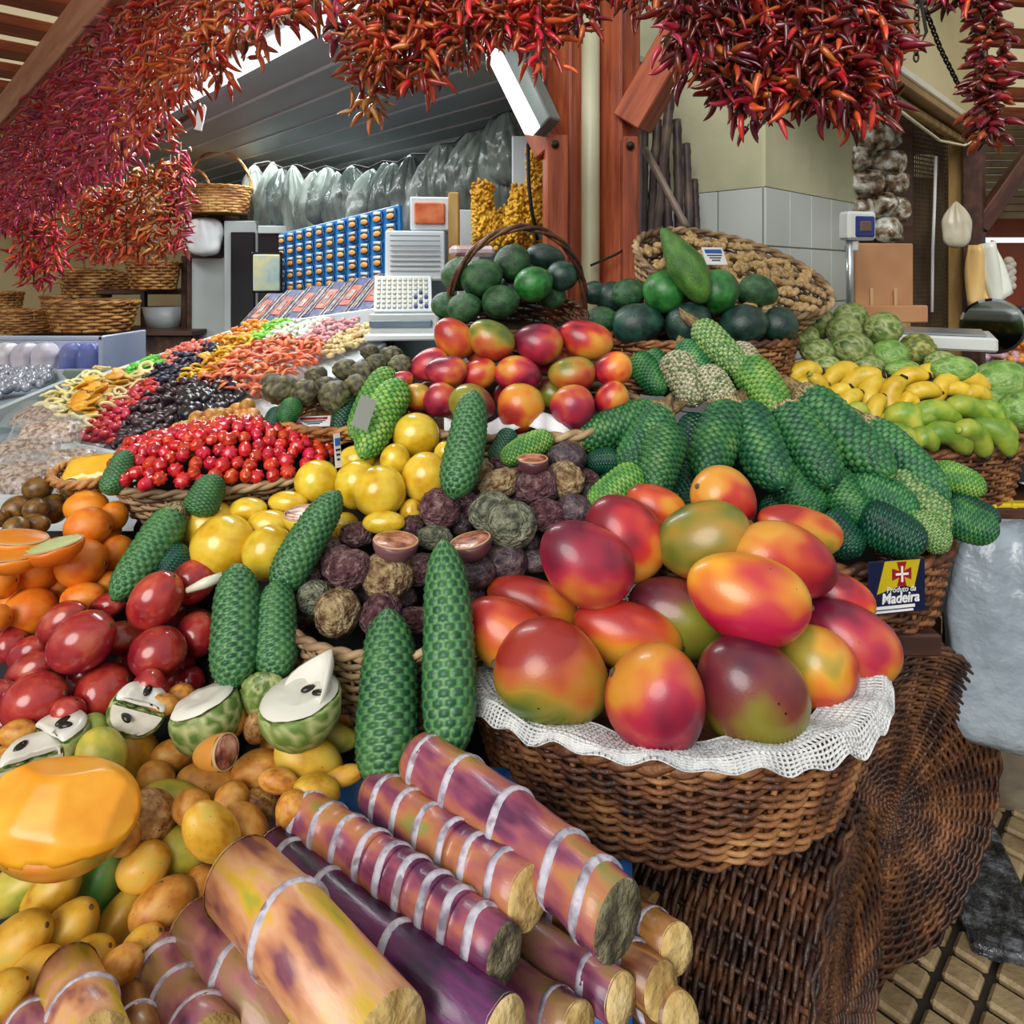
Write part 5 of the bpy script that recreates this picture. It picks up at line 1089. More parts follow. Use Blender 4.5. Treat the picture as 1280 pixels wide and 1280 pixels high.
rg_ = empty('cash_register', W(505, 400, 2.05), 'white cash register with price panel and sloping keyboard', 'cash register')
keep(pbox('display_panel', 482, 288, 556, 350, 2.12, .03, pk_w, None, .12, pitch=-.1), rg_)
b = MB()
lines = mat('printed_grey', ['6a7078', '8a9098'], rnd=0, rough=.6)
for i in range(8): keep(pbox('printed_line', 488, 294+i*6.3, 550, 295.5+i*6.3, 2.108, .003, lines, None, .12, bev=0), rg_)
keep(pbox('sign_frame', 513, 246, 562, 288, 2.15, .03, pk_w, None, .1), rg_); keep(pbox('orange_sign', 518, 253, 556, 280, 2.14, .015, mat('sign_orange', ['b04a24', 'd06a3c', 'd8906a'], scale=20, rnd=0), None, .1), rg_)
keep(pbox('side_column', 560, 240, 574, 350, 2.15, .03, wood_y), rg_)
keep(pbox('base', 462, 392, 548, 420, 2.0, .22, grey_p, None, .1), rg_); keep(pbox('base_foot', 456, 418, 560, 426, 1.95, .25, pk_w, None, .1), rg_); keep(pbox('dark_band', 462, 400, 540, 410, 1.99, .02, mat('steel_blue', ['4a5a68', '7a8a98'], rnd=0), None, .1), rg_)
kb = MB().add(box(.17, .14, .012, .002)).ob('keyboard', pk_w, None, TR(W(504, 368, 2.06)) @ RZ(.15) @ RX(.85), False)
ky = MB()
for i in range(10):
    for j in range(7): ky.add(box(.011, .013, .006, .002, (-.072+i*.0155, -.052+j*.0175, .008)), None, 1 if i > 6 and j < 4 and (i+j) % 2 else 0)
kk = ky.ob('keys', [mat('key_cream', ['b0b0a0', 'c8c8b8'], rnd=0), mat('key_navy', ['1c2450', '2c3870'], rnd=0)], kb, None, False); keep(kb, rg_)
tag(pbox('white_board', 572, 262, 600, 862, 2.4, .02, pk_w, None, .2), 'white board behind the yellow flower garlands', 'board'); tag(pbox('paper_notice', 640, 170, 660, 240, 2.5, .01, pk_w, None, .2), 'narrow white notice above the yellow garlands', 'notice')
# yellow garlands
gar = mat('garland_yellow', ['9a6a0c', 'c8941a', 'e0b434'], scale=6, rough=.6, rnd=.1)
def garland(label, pts, rad, n, seed):
    rr = random.Random(seed); b = MB(); P = [W(*p) for p in pts]; sm = ball(7, 5)
    for i in range(n):
        t = rr.uniform(0, len(P)-1.001); k = int(t); c = P[k].lerp(P[k+1], t-k); d = Vector((rr.gauss(0, 1), rr.gauss(0, 1), rr.gauss(0, .6))).normalized()
        b.add(sm, TR(c+d*rad*rr.uniform(.8, 1.05)) @ RZ(rr.uniform(0, 6)) @ RY(rr.uniform(0, 6)) @ SC(.0095, .006, .006))
    b.add(tube(P, rad*.82, 8)); tag(b.ob('flower_garland', gar), label, 'garland', 'yellow dried flower garlands')
garland('yellow flower garland hanging at the left', [(603, 232, 2.3), (604, 270, 2.3), (604, 303, 2.3)], .036, 420, 1)
garland('short yellow flower garland beside the left one', [(624, 268, 2.28), (624, 305, 2.28)], .034, 300, 2)
garland('yellow flower garland in the middle by the cable', [(652, 238, 2.27), (644, 270, 2.26), (640, 300, 2.26)], .034, 400, 3)
garland('tallest yellow flower garland beside the red post', [(672, 188, 2.25), (672, 235, 2.25), (668, 285, 2.25)], .036, 520, 4)
garland('pale garland bottom behind the basket handle', [(640, 300, 2.3), (668, 305, 2.3)], .03, 200, 5)
tag(MB().add(tube([W(660, 180, 2.2), W(661, 230, 2.19), W(664, 260, 2.2), W(672, 300, 2.22)], .006, 6)).ob('black_cable', dark), 'black cable hanging in front of the yellow garlands', 'cable')
rd = mat('red_scrap', ['b02430', 'd8d0d0', 'c03a44'], scale=14, rnd=0)
tag(MB().add(box(.12, .06, .03, .01)).ob('red_packet', rd, None, TR(W(590, 314, 1.9)) @ RZ(.3), False), 'red and white packet behind the handled basket', 'packet')

# ---------------------------------------------------------------- right side: tiled corner, cane bundle, sacks, scale
plast = mat('plaster_cream', ['a8a888', 'bcbc9c', 'c8c8a8'], scale=2.5, rough=.8, rnd=0, bump=.15, bscale=14)
tile = mat('tile_white', ['b4bcb8', 'c8d0cc'], scale=1.5, rough=.25, rnd=0); grout = mat('tile_grout', ['7a8078', '8e948c'], rnd=0)
C0 = W(957, 300, 2.3); C0.z = 0
def wallface(name, A, B, zt, ztop, rev=False):
    d = B-A; L_ = d.length; yw = math.atan2(d.y, d.x); b = MB(); M0 = TR(A) @ RZ(yw)
    b.add(box(L_-(.012 if rev else 0), .012, ztop-zt, 0, (L_/2-(.006 if rev else 0), .006, (ztop+zt)/2)), M0, 0); b.add(box(L_-(.012 if rev else 0), .006, zt, 0, (L_/2-(.006 if rev else 0), .009, zt/2)), M0, 2)
    tw = .178; x = 0
    while x < L_-.02:
        w = min(tw, L_-x); z = zt
        while z > .6:
            hh = min(.20, z-.6+.001); b.add(box(w-.005, .012, hh-.005, .002, ((L_-x-w/2) if rev else x+w/2, .006, z-hh/2)), M0, 1); z -= .2
        x += tw
    return struct(b.ob(name, [plast, tile, grout], None, None, False))
wallface('wall_right', C0, C0+DR*.82, 1.75, 2.75)
wallface('wall_left', C0+DL*.75, C0, 1.75, 2.75, True)
cb_m = mat('cane_bundle', ['1c1418', '34262c', '50403c', '6a5a4a'], scale=9, rough=.5, rnd=.3)
for i, (x1, y1, x2, y2, w, l) in enumerate(((838, 118, 818, 312, 12, 'tallest dark cane leaning in the corner'), (822, 150, 812, 312, 11, 'dark cane left of the tallest one'), (846, 150, 850, 312, 11, 'dark cane right of the tallest one'), (858, 180, 862, 312, 10, 'dark cane at the right of the bundle'), (806, 150, 804, 312, 10, 'dark cane next to the post'), (868, 225, 872, 312, 9, 'shortest dark cane at the plaster wall'), (830, 190, 836, 312, 12, 'plum coloured cane in the middle of the bundle'), (806, 186, 858, 284, 9, 'pale thin cane slanting across the bundle'))):
    b = MB(); Y = 2.42 if i < 7 else 2.2; A, B = W(x1, y1, Y), W(x2, y2, Y-.08); P = [A.lerp(B, k/24) for k in range(25)]; r0 = w/2*Y/F
    b.add(tube(P, [r0*(1.14 if k % 4 == 2 else 1) for k in range(25)], 9)); tag(b.ob('sugar_cane', cb_m if i < 7 else mat('cane_pale', ['6a5a4a', '948474'], rnd=0)), l, 'sugar cane', 'dark canes stacked in the corner')
sack = mat('nut_sack_painted_glare', ['2e1e14', '7a6044', 'b8b4a4', 'dfe2de'], scale=26, rough=.18, rnd=.15, coat=.6, bump=.9, bscale=26, contrast=1.3)  # brown nuts; pale ramp end paints the white glare on clear plastic
for i, (x, y, w, h, l) in enumerate(((1098, 172, 56, 44, 'topmost clear bag of nuts under the chillies'), (1072, 200, 36, 34, 'left clear bag of nuts in the second layer'), (1108, 203, 46, 34, 'right clear bag of nuts in the second layer'), (1080, 228, 46, 36, 'big clear bag of nuts in the third layer'), (1118, 228, 36, 32, 'clear bag of nuts at the right of the third layer'), (1100, 258, 50, 34, 'clear bag of nuts in the fourth layer'), (1124, 262, 26, 34, 'slim clear bag of nuts at the right edge of the stack'), (1110, 290, 44, 34, 'lowest clear bag of nuts above the cardboard'), (1076, 262, 30, 30, 'shaded clear bag of nuts behind the scale display'))):
    Y = 2.85; s = Y/F/2; tag(bag('nut_bag', sack, TR(W(x, y, Y)) @ RZ(i) @ RY(PI/2+.3*math.sin(i*2)), h*s, h*s, w*s, i, None, .6, 26), l, 'bag of nuts', 'clear bags of nuts in a stack')
sh = empty('sack_shelf', W(1100, 310, 2.9), 'dark shelf behind the bags of nuts', 'shelf'); keep(pbox('back_board', 1058, 110, 1142, 330, 3.0, .03, wood_d), sh); keep(pbox('shelf_board', 1058, 306, 1142, 312, 2.75, .25, wood_d), sh)
mesh_m = mat('wire_mesh', ['3a2e20', '5a4a34'], scale=8, rough=.5, rnd=0)
db = MB(); Ad, Bd = W(1134, 300, 3.05), W(1196, 300, 3.3); dd = Bd-Ad; yw = math.atan2(dd.y, dd.x)
for i in range(26): db.add(box(.004, .004, 1.25, 0, (dd.length*i/25, 0, 0)))
for j in range(64): db.add(box(dd.length, .005, .005, 0, (dd.length/2, .004, -.62+1.24*j/63)))
dr = db.ob('door_1', mesh_m, None, TR(Ad) @ RZ(yw), False); struct(dr)
for nm, x0, x1, Y, m__ in (('frame', 1128, 1139, 3.02, wood_y), ('frame', 1190, 1200, 3.25, wood_y)): struct(keep(pbox(nm, x0, 110, x1, 520, Y, .06, m__), dr))
struct(keep(pbox('panel', 1136, 130, 1198, 460, 3.45, .02, wood_d), dr)); struct(keep(pbox('light_opening', 1140, 193, 1174, 222, 3.40, .02, cream), dr))
tag(MB().add(tube([W(1170, 195, 3.1), W(1168, 260, 3.1), W(1166, 310, 3.1), W(1165, 390, 3.1)], .007, 6)).ob('white_rope', paper), 'white rope hanging down the mesh door', 'rope')
post('timber_post', '', 1207, 1228, 0, 3.1, wood_d, w=.075); tag(bpy.context.scene.collection.objects[-1], 'dark upright timber post behind the hanging chilli string', 'post')
post('timber_post', '', 1186, 1206, 0, 3.2, wood_y, w=.06); tag(bpy.context.scene.collection.objects[-1], 'yellow brown post beside the mesh door', 'post')
tag(beam('timber_brace', W(1222, 285, 3.1), W(1300, 175, 3.1), .06, .07, wood_d), 'dark slanting brace at the right edge', 'brace')
card = mat('cardboard', ['9a6a48', 'b08058', 'b88a64'], scale=4, rough=.7, rnd=0)
cbx = empty('cardboard_box', W(1110, 380, 2.35), 'flattened brown cardboard box standing behind the custard apples', 'box'); keep(pbox('panel', 1067, 304, 1146, 384, 2.35, .02, card, None, .15), cbx); keep(pbox('lower_flap', 1066, 382, 1166, 404, 2.3, .03, card, None, .15), cbx)
tp = mat('tape', ['b89468', 'c8a880'], rnd=0)
for x in (1088, 1118): keep(pbox('tape', x, 360, x+4, 384, 2.335, .003, tp, None, .15), cbx)
scw = mat('scale_white', ['b0b4b0', 'd0d4d0'], rough=.35, rnd=0)
scl = empty('weighing_scale', W(1064, 400, 2.15), 'white weighing scale with display on a pole', 'scale')
keep(MB().add(lathe([(0, 0), (0, .011), (.36, .011), (.36, 0)], 16), TR(W(1062, 420, 2.15)) @ RY(-PI/2)).ob('pole', mat('chrome', ['a0a8ac', 'c8d0d4'], metal=.8, rough=.25, rnd=0)), scl)
keep(pbox('display_housing', 1058, 264, 1100, 300, 2.13, .05, scw, None, .25, bev=.008), scl); keep(pbox('screen', 1069, 270, 1097, 296, 2.125, .012, mat('screen_blue', ['141c50', '24307a', '3a3a50'], scale=8, rough=.2, rnd=0), None, .25), scl); keep(pbox('readout', 1075, 276, 1092, 290, 2.12, .01, mat('screen_brown', ['4a3a34', '6a5444'], rnd=0), None, .25), scl)
keep(pbox('connector', 1062, 300, 1074, 314, 2.14, .03, scw), scl)
keep(MB().add(box(.26, .3, .04, .006)).ob('platform', scw, None, TR(W(1178, 424, 2.1)) @ RZ(-.55), False), scl)
keep(MB().add(box(.21, .25, .006, .001)).ob('steel_plate', mat('steel_plate', ['7a868c', '9aa6ac'], metal=.5, rough=.3, rnd=0), None, TR(W(1178, 424, 2.1)+Vector((0, 0, .024))) @ RZ(-.55), False), scl)
tag(bag('hanging_bag', mat('bag_thin', ['8f8874', 'b8b09a', 'cac4b0'], scale=4, rough=.3, rnd=0, bump=.6, bscale=6), TR(W(1195, 281, 2.9)), .055, .04, .1, 4, None, .2), 'thin plastic bag hanging on the yellow brown post', 'plastic bag')
hb = empty('carrier_bag', W(1240, 340, 2.98), 'yellow and white carrier bag hanging from the dark post', 'carrier bag')
def sheet(nm, m, pts, dep, n=10):
    (a, b, c, d) = pts
    o = MB().add(grid(n, n, lambda u, v: W(a[0]+(b[0]-a[0])*u+((d[0]-a[0])*(1-u)+(c[0]-b[0])*u)*v, a[1]+(b[1]-a[1])*u+((d[1]-a[1])*(1-u)+(c[1]-b[1])*u)*v, dep)+Vector((0, .012*math.sin(u*9+v*4)-.03*math.sin(u*PI), 0)))).ob(nm, m); solid(o, .012); return o
keep(sheet('yellow_side', mat('bag_yellow', ['b08a4a', 'cca868', 'd8b87c'], scale=3, rough=.4, rnd=0), ((1210, 306), (1226, 308), (1243, 383), (1209, 382)), 2.98), hb)
keep(sheet('white_side', mat('bag_white', ['b4b8ac', 'd0d4c8', 'dde0d6'], scale=3, rough=.35, rnd=0), ((1222, 306), (1240, 300), (1261, 362), (1240, 384)), 2.95), hb)
mir = empty('round_mirror', W(1238, 410, 2.7), 'round mirror at the right behind the scale', 'mirror'); keep(MB().add(lathe([(0, 0), (0, .1), (.01, .11), (.02, .1), (.02, 0)], 28), TR(W(1240, 408, 2.7)) @ RZ(.9)).ob('glass', mat('mirror_glass', ['b0b8b8'], metal=1, rough=.06, rnd=0), smooth=False), mir)
# canopy on the right
canopy = mat('canopy_cream', ['b8aa7c', 'cabd92', 'd4c8a0'], scale=2, rough=.6, rnd=0)
A1, B1 = W(1060, 50, 2.0), W(1222, 152, 3.2)
struct(beam('trim_11', A1+Vector((.0, 0, .2)), B1+Vector((.0, 0, .2)), .04, .42, canopy))
tag(beam('tube_light', W(1095, 68, 2.15), W(1206, 146, 3.0), .03, .03, mat('tube_white', ['d0d0c0', 'e4e4d8'], rough=.3, rnd=0)), 'long pale fluorescent tube under the right canopy edge', 'lamp')
struct(beam('trim_12', W(1085, 92, 2.2), W(1205, 168, 3.1), .12, .03, mat('soffit_brown', ['7a5a34', '94703f', 'a8854e'], scale=4, rnd=0)))
struct(beam('trim_13', W(1090, 108, 2.2), W(1205, 178, 3.1), .03, .03, wood_y))
struct(beam('trim_14', W(1000, 60, 2.1), W(1190, -120, 2.3), .1, .1, wood_d))
tag(MB().add(tube([W(1090, 112, 2.15), W(1140, 150, 2.5), W(1175, 176, 2.8), W(1205, 182, 3.0), W(1225, 172, 3.0)], .006, 6)).ob('white_cable', cream), 'pale cable looping along the canopy edge', 'cable')
canvas_sheet(Vector((3.3, 4.9, 2.75)), 5, 6)
for i in range(6): struct(beam('trim_%d' % (15+i), W(1130, 0, 2.4)+Vector((0, .5*i, 0))-Vector((0, 0, W(1130, 0, 2.4).z-2.68)), Vector((5.2, 2.9+.5*i, 2.68)), .05, .09, wood_r))
chain_m = mat('chain_iron', ['201a16', '4a4038'], metal=.7, rough=.45, rnd=0)
def chain(label, pts):
    P = [W(*p) for p in pts]; b = MB(); L_ = sum((q-p).length for p, q in zip(P, P[1:])); n = int(L_/.016); link = tube([(math.cos(a)*.011, math.sin(a)*.006, 0) for a in [2*PI*k/10 for k in range(10)]], .0026, 5, True)
    for i in range(n):
        s = (i+.5)/n*L_; k = 0
        while k < len(P)-2 and s > (P[k+1]-P[k]).length: s -= (P[k+1]-P[k]).length; k += 1
        d = (P[k+1]-P[k]).normalized(); c = P[k]+d*s; y = d.cross(Vector((0, 1, .1))).normalized(); z = d.cross(y)
        b.add(link, Matrix.Translation(c) @ Matrix((d, y, z)).transposed().to_4x4() @ RX(PI/2*(i % 2)))
    tag(b.ob('iron_chain', chain_m), label, 'chain')
chain('short iron chain hanging straight beside the right chillies', [(1146, -290, 1.7), (1146, 40, 1.7), (1145, 76, 1.7)])
chain('long iron chain slanting towards the chilli string', [(1152, -288, 1.72), (1156, 10, 1.74), (1175, 60, 1.85), (1205, 120, 2.0)])
tag(MB().add(tube([W(1150, -5, 1.7), W(1158, 40, 1.7), W(1150, 58, 1.7), W(1140, 30, 1.7), W(1132, 48, 1.7)], .004, 6)).ob('black_hook', dark), 'bent black wire hooked over the short chain', 'wire')
# distant stall on the right
shut = MB()
for i in range(16): shut.add(box(2.2, .03, .055, .004), TR(W(1300, 300, 5.6)+Vector((0, 0, .2+i*.06))))
struct(shut.ob('wall_far_right', mat('shutter_brown', ['5a4a3a', '7a6a54', '8e7e66'], scale=4, rough=.6, rnd=0), None, None, False))
struct(MB().add(box(2.6, .04, 2.2), TR((4.2, 6.1, 1.1))).ob('wall_far_right', mat('far_red', ['8a3a20', 'a85030'], scale=3, rnd=0), None, None, False))
tag(pbox('strip_light', 1228, 297, 1300, 303, 5.4, .04, emit('far_glow', 'f4f4ec', 1.5)), 'white strip light of the distant stall at the right', 'lamp')
far_c = [('d87a24', 'heap of orange fruit on the distant stall', 1250, 428, 36, 12), ('b04a24', 'heap of red brown spice on the distant stall', 1262, 412, 26, 10), ('c8a0b0', 'heap of pink sweets on the distant stall', 1244, 445, 30, 10), ('e0984a', 'heap of pale orange slices on the distant stall', 1270, 446, 24, 9), ('2a2440', 'dark bunch of grapes on the distant stall', 1268, 392, 12, 10)]
for c, l, x, y, w, h in far_c:
    b = MB(); rr = random.Random(x); Y = 4.2
    for i in range(70):
        u = rr.uniform(-1, 1); b.add(ball(7, 5), TR(W(x+u*w, y+h*.3-rr.random()*h*(1-u*u), Y)+Vector((0, rr.uniform(-.1, .1), 0))) @ SC(.022))
    tag(b.ob('fruit_heap', mat('far_'+c, [c], rnd=0)), l, 'fruit heap', None, 'stuff')
tag(pbox('far_counter', 1225, 448, 1330, 636, 4.25, .4, grey_p), 'pale counter of the distant stall', 'counter')
gl = mat('garlic', ['c8c0b4', 'e4dfd6'], rnd=.1)
gr_ = empty('garlic_string', W(1262, 330, 4.6), 'string of white garlic on the distant stall', 'garlic')
for i in range(8): keep(MB().add(ball(9, 7), SC(.03)).ob('garlic_bulb', gl, None, TR(W(1261+3*(i % 2), 326+i*4.5, 4.6))), gr_)
# ---------------------------------------------------------------- strings of chillies
def chilli_me(m, bend, fat):
    b = MB(); n = 7; P = []; r = []
    for i in range(n+1):
        t = i/n; P.append((t, bend*math.sin(t*2.6)*.28, -.16*t*t)); r.append(fat*(.55+.45*math.sin(min(1, t*2.2+.35)*PI/2))*(1-t**2.2)**.8+.012)
    b.add(tube(P, r, 6)); b.add(tube([(-.16, 0, .05), (0, 0, 0), (.04, 0, 0)], [.03, .04, fat*.62], 5), None, 1)
    return b.mesh('chilli', [m, stem_m])
def cm__(n, cols, rough=.3): return mat('chilli_'+n, cols, scale=1.1, rough=rough, rnd=.35, hue=.018, contrast=.62, coat=.35)
CH = {'c': cm__('crimson', ['5a0c22', 'a41c40', 'c43a58', 'd8708a']), 'o': cm__('orange', ['7a1e0c', 'c03e18', 'd86a2c', 'e0a04c']), 'b': cm__('rusty', ['300e08', '8a2412', 'b84420', 'd09044']),
      'd': cm__('dark', ['1c0508', '4e0a10', '7a1418', 'a02c1c'], .22), 'r': cm__('red', ['8a1014', 'cc2820', 'e04c30', 'e87a50']), 'y': cm__('tan', ['8a3a18', 'b86028', 'cc8a48', 'd8a868'])}
CHM_ = {k: [chilli_me(m, b_, f_) for b_, f_ in ((.5, .13), (-.6, .15), (.15, .12))] for k, m in CH.items()}
cord_m = mat('cord', ['3a2a1a', '6a5236'], rnd=0)
rc_ = random.Random(21)
GEO = {me.name: ([tuple(v.co) for v in me.vertices], [tuple(p.vertices) for p in me.polygons]) for l_ in CHM_.values() for me in l_}
def strand(px, ytop, ybot, Y, ks, label, group, size=.044, rad=.05, step=.0034, droop=(-1.1, .5), maxn=100, fat=1.0, jx=.0):
    top = W(px, ytop, Y); bot = W(px, ybot, Y); L_ = (top-bot).length
    root = empty('chilli_string', top, label, 'chilli string', group)
    MB().add(tube([(0, 0, .02), (0, 0, -L_*.5), (0, 0, -L_+size*.7)], .0025, 5)).ob('cord', cord_m, root)
    Lc = max(.02, L_-size*.75); n = int(Lc/step); az = rc_.uniform(0, 6); out = []
    for i in range(n):
        s = (i+rc_.random()*.6)/n*Lc; az += 2.4+rc_.uniform(-.5, .5)
        el = rc_.uniform(*droop); k = ks[rc_.randrange(len(ks))]; sz = size*rc_.uniform(.7, 1.25)
        if s > Lc*.88: el -= .45
        me = CHM_[k][rc_.randrange(3)]; r0 = rad*rc_.uniform(.0, .85); a2 = az+rc_.gauss(0, .7)
        M = TR((r0*math.cos(az)+jx*s, r0*math.sin(az), -s)) @ RZ(a2) @ RY(-el) @ RX(rc_.uniform(-1.2, 1.2)) @ SC(sz, sz*fat, sz*fat)
        out.append((r0-.02*math.sin(az)*0, M, me, s))
    if len(out) > maxn:   # the ones deepest inside the string become one mass
        out.sort(key=lambda q: -q[0]+(.02 if q[1].translation.y > .01 else 0)); rest = out[maxn:]; out = out[:maxn]; ms = {}
        for q in rest: ms.setdefault(q[2].materials[0].name, []).append(q)
        b = MB(); mats_ = []
        for nm, qs in ms.items():
            mi = len(mats_); mats_.append(qs[0][2].materials[0])
            for q in qs: b.add(GEO[q[2].name], q[1], mi)
        o = b.ob('chilli_mass', mats_, root); o['kind'] = 'stuff'
    for r0, M, me, s in out:
        o = bpy.data.objects.new('chilli', me); COL.objects.link(o); o.parent = root; o.matrix_basis = M
    return root
def bottoms(tab, x):
    for (x0, y0), (x1, y1) in zip(tab, tab[1:]):
        if x0 <= x <= x1: return y0+(y1-y0)*(x-x0)/(x1-x0)
    return tab[-1][1]
# long curtain under the left beam
tab = [(-20, 296), (30, 288), (75, 262), (120, 232), (150, 208), (188, 192), (212, 150), (250, 104), (272, 122), (300, 82), (350, 48), (390, 44), (430, 22), (460, 10)]
xs = []; x = -8.0
while x < 415:
    xs.append(x); x += max(6.0, .085*.728*(x+170)**2/627)
def mname(i, n): return 'nearest the lamp post' if i == n-1 else 'farthest one' if i == 0 else ORD[i]+' from the far end'
for i, x in enumerate(xs):
    Yc = 627/(x+170); yt = max(345-.73*860/Yc, -26); yb = bottoms(tab, x)+rc_.uniform(-10, 8)
    ks = 'cccrc' if x < 120 else 'cccoc' if x < 172 else 'ocoro' if x < 205 else 'ooboo' if x < 300 else 'oobro'
    col = 'crimson' if x < 172 else 'mixed red and orange' if x < 205 else 'orange red'
    strand(x, yt, yb, Yc*rc_.uniform(.97, 1.03), ks, f'{col} chilli string under the long left beam, {mname(i, len(xs))}', 'chilli strings under the left beam', .04, .07, .0030, (-1.3, .5), 100)
n_l = len(xs)
# small strings lower on the left
for i, (x, y0, y1, k, w) in enumerate(((28, 262, 350, 'rrrc', 'red'), (42, 255, 368, 'rrro', 'bright red'), (56, 255, 362, 'rrc', 'red'), (70, 255, 345, 'crr', 'dull red'))):
    strand(x, y0, y1, 3.2, k, f'short {w} chilli string over the far left baskets, {"leftmost" if i == 0 else "rightmost" if i == 3 else ORD[i]+" from the left"}', 'short chilli strings over the left baskets', .046, .06, .0036)
g2 = ((102, 246, 330, 'ror', 'red'), (116, 240, 334, 'roo', 'red orange'), (130, 234, 338, 'roo', 'red orange'), (144, 228, 334, 'oor', 'orange'), (158, 224, 332, 'ooy', 'orange'), (172, 216, 332, 'oyo', 'pale orange'), (186, 210, 334, 'oyy', 'tan orange'), (200, 206, 332, 'yoy', 'tan orange'), (213, 200, 326, 'yob', 'tan brown'), (226, 184, 322, 'cbc', 'dark crimson'))
for i, (x, y0, y1, k, w) in enumerate(g2):
    strand(x, y0, y1, 2.6, k, f'{w} chilli string in the lower bunch above the round basket, {"leftmost" if i == 0 else "rightmost" if i == len(g2)-1 else ORD[i]+" from the left"}', 'chilli strings in the lower left bunch', .04, .055, .0034)
tag(beam('hanging_rod', W(92, 236, 2.6), W(256, 132, 2.45), .016, .016, wood_d), 'dark rod holding the lower bunch of chillies', 'rod')
tag(MB().add(box(.03, .004, .085, .001)).ob('paper_tag', paper, None, TR(W(250, 148, 2.4)) @ RY(.2), False), 'white paper tag at the end of the dark rod', 'tag')
strand(421, -30, 78, 1.5, 'cd', 'single thin dark chilli string between the two big bunches', None, .045, .02, .011, (-.9, .2), fat=1.5)
# bunch in the middle
g3 = ((458, 118, 'bby'), (464, 164, 'byy'), (480, 112, 'bob'), (496, 118, 'bob'), (512, 122, 'bbo'), (528, 130, 'obb'), (545, 112, 'bob'), (562, 92, 'bbr'), (580, 88, 'brb'), (597, 84, 'rbb'), (612, 70, 'rbo'), (628, 66, 'rbb'), (645, 66, 'rob'), (660, 70, 'rob'), (676, 108, 'rrb'), (690, 62, 'rbo'), (706, 48, 'rob'), (719, 62, 'dbr'), (734, 40, 'dbo'), (752, 18, 'dbr'), (775, 12, 'brd'), (800, 34, 'rbd'), (822, 16, 'rod'), (842, 22, 'ydr'))
for i, (x, yb, k) in enumerate(g3):
    strand(x, -34, yb, 1.35+.05*math.sin(i*2.1), k, f'rusty red chilli string in the middle bunch, {"leftmost" if i == 0 else "rightmost" if i == len(g3)-1 else ORD[i]+" from the left" if i < 12 else ORD[len(g3)-1-i]+" from the right"}', 'chilli strings in the middle bunch', .04, .05, .0026, (-1.3, .4))
g4 = ((854, 92, 'dcd'), (868, 122, 'dcb'), (884, 108, 'ddb'), (900, 148, 'ddc'), (916, 138, 'ddb'), (932, 166, 'ddc'), (948, 180, 'ddr'), (964, 150, 'dob'), (980, 152, 'dbo'), (996, 158, 'ddo'), (1012, 150, 'dbd'), (1028, 156, 'ddr'), (1044, 162, 'drd'), (1060, 168, 'rdd'), (1074, 180, 'rdr'), (1088, 172, 'drd'), (1098, 110, 'drb'))
for i, (x, yb, k) in enumerate(g4):
    for q in (0, 1):
        strand(x+q*6, -34, yb-q*22, 1.22+.10*q+.03*math.sin(i*2.7), k, f'dark glossy chilli string in the right bunch, {"front" if q == 0 else "rear"} row, {"leftmost" if i == 0 else "rightmost" if i == len(g4)-1 else ORD[i]+" from the left"}', 'chilli strings in the right bunch', .042, .05, .0032, (-1.3, .4))
strand(1234, -34, 192, 1.8, 'dddb', 'tall dense dark chilli string hanging alone at the right', None, .042, .055, .0030, (-.4, .3), 100, fat=1.7)
for i, x in enumerate((1168, 1182, 1196, 1210)): strand(x, -40, 24+4*(i % 2), 1.8, 'dcr', f'short dark chilli string end at the top right, {"leftmost" if i == 0 else "rightmost" if i == 3 else ORD[i]+" from the left"}', 'short chilli ends at the top right', .05, .04, .005)
tag(beam('hanging_rod', W(430, -42, 1.37), W(860, -42, 1.37), .02, .02, wood_d), 'rod above the middle chilli bunch', 'rod')
tag(beam('hanging_rod', W(845, -42, 1.27), W(1110, -42, 1.27), .02, .02, wood_d), 'rod above the right chilli bunch', 'rod')
tag(beam('hanging_rod', W(1150, -46, 1.8), W(1290, -46, 1.8), .02, .02, wood_d), 'rod above the lone chilli string', 'rod')

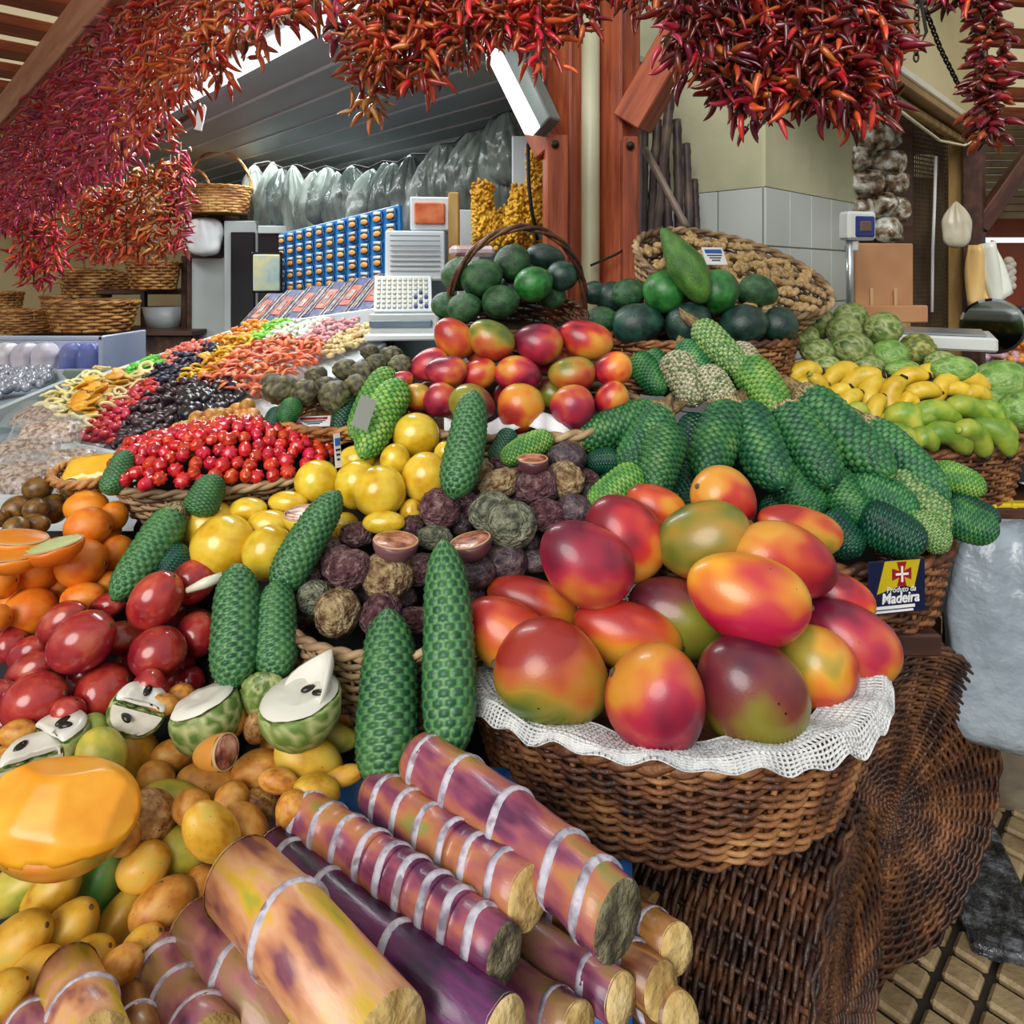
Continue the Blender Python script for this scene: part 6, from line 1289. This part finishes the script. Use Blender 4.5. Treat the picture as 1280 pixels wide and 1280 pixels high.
# ---------------------------------------------------------------- light, sky, camera
w = bpy.data.worlds.new('World'); S.world = w; w.use_nodes = True
nt = w.node_tree; bg = nt.nodes['Background']; bg.inputs['Strength'].default_value = WORLD
tc = nt.nodes.new('ShaderNodeTexCoord'); sp = nt.nodes.new('ShaderNodeSeparateXYZ'); rp = nt.nodes.new('ShaderNodeValToRGB')
nt.links.new(tc.outputs['Generated'], sp.inputs[0]); nt.links.new(sp.outputs['Z'], rp.inputs[0]); nt.links.new(rp.outputs[0], bg.inputs[0])
e = rp.color_ramp.elements; e[0].position = 0; e[0].color = (.5, .47, .42, 1); e[1].position = .35; e[1].color = (.95, .98, 1, 1)
def sun(name, rot, st, ang, col):
    l = bpy.data.lights.new(name, 'SUN'); l.energy = st; l.angle = math.radians(ang); l.color = col
    o = bpy.data.objects.new(name, l); COL.objects.link(o); o.rotation_euler = rot
sun('sun', (math.radians(60), math.radians(-14), math.radians(-14)), SUN, 40, (1, .97, .92))
def area(name, loc, rot, sx, sy, en, col):
    l = bpy.data.lights.new(name, 'AREA'); l.shape = 'RECTANGLE'; l.size = sx; l.size_y = sy; l.energy = en; l.color = col
    o = bpy.data.objects.new(name, l); COL.objects.link(o); o.location = loc; o.rotation_euler = rot
p = ND(.98, 2.75, 2.16); area('strip_lamp', p, (0, 0, ZR+PI/2), 2.6, .07, 26, (.95, 1, 1))
p = ND(1.75, 3.6, 2.18); area('inner_lamp', p, (0, 0, ZR+PI/2), 2.0, .1, 18, (.95, 1, 1))
cam = bpy.data.cameras.new('camera'); co = bpy.data.objects.new('camera', cam); COL.objects.link(co)
co.location = (0, 0, H); co.rotation_euler = (PI/2, 0, 0)
cam.sensor_width = 36; cam.lens = 36*F/1280; cam.shift_y = -(640-YH)/1280; cam.clip_start = .05
S.camera = co
S.view_settings.view_transform = 'Standard'; S.view_settings.look = 'None'; S.view_settings.gamma = 1; S.view_settings.exposure = EXPO
S.cycles.use_denoising = True; S.cycles.max_bounces = 6; S.cycles.transparent_max_bounces = 12
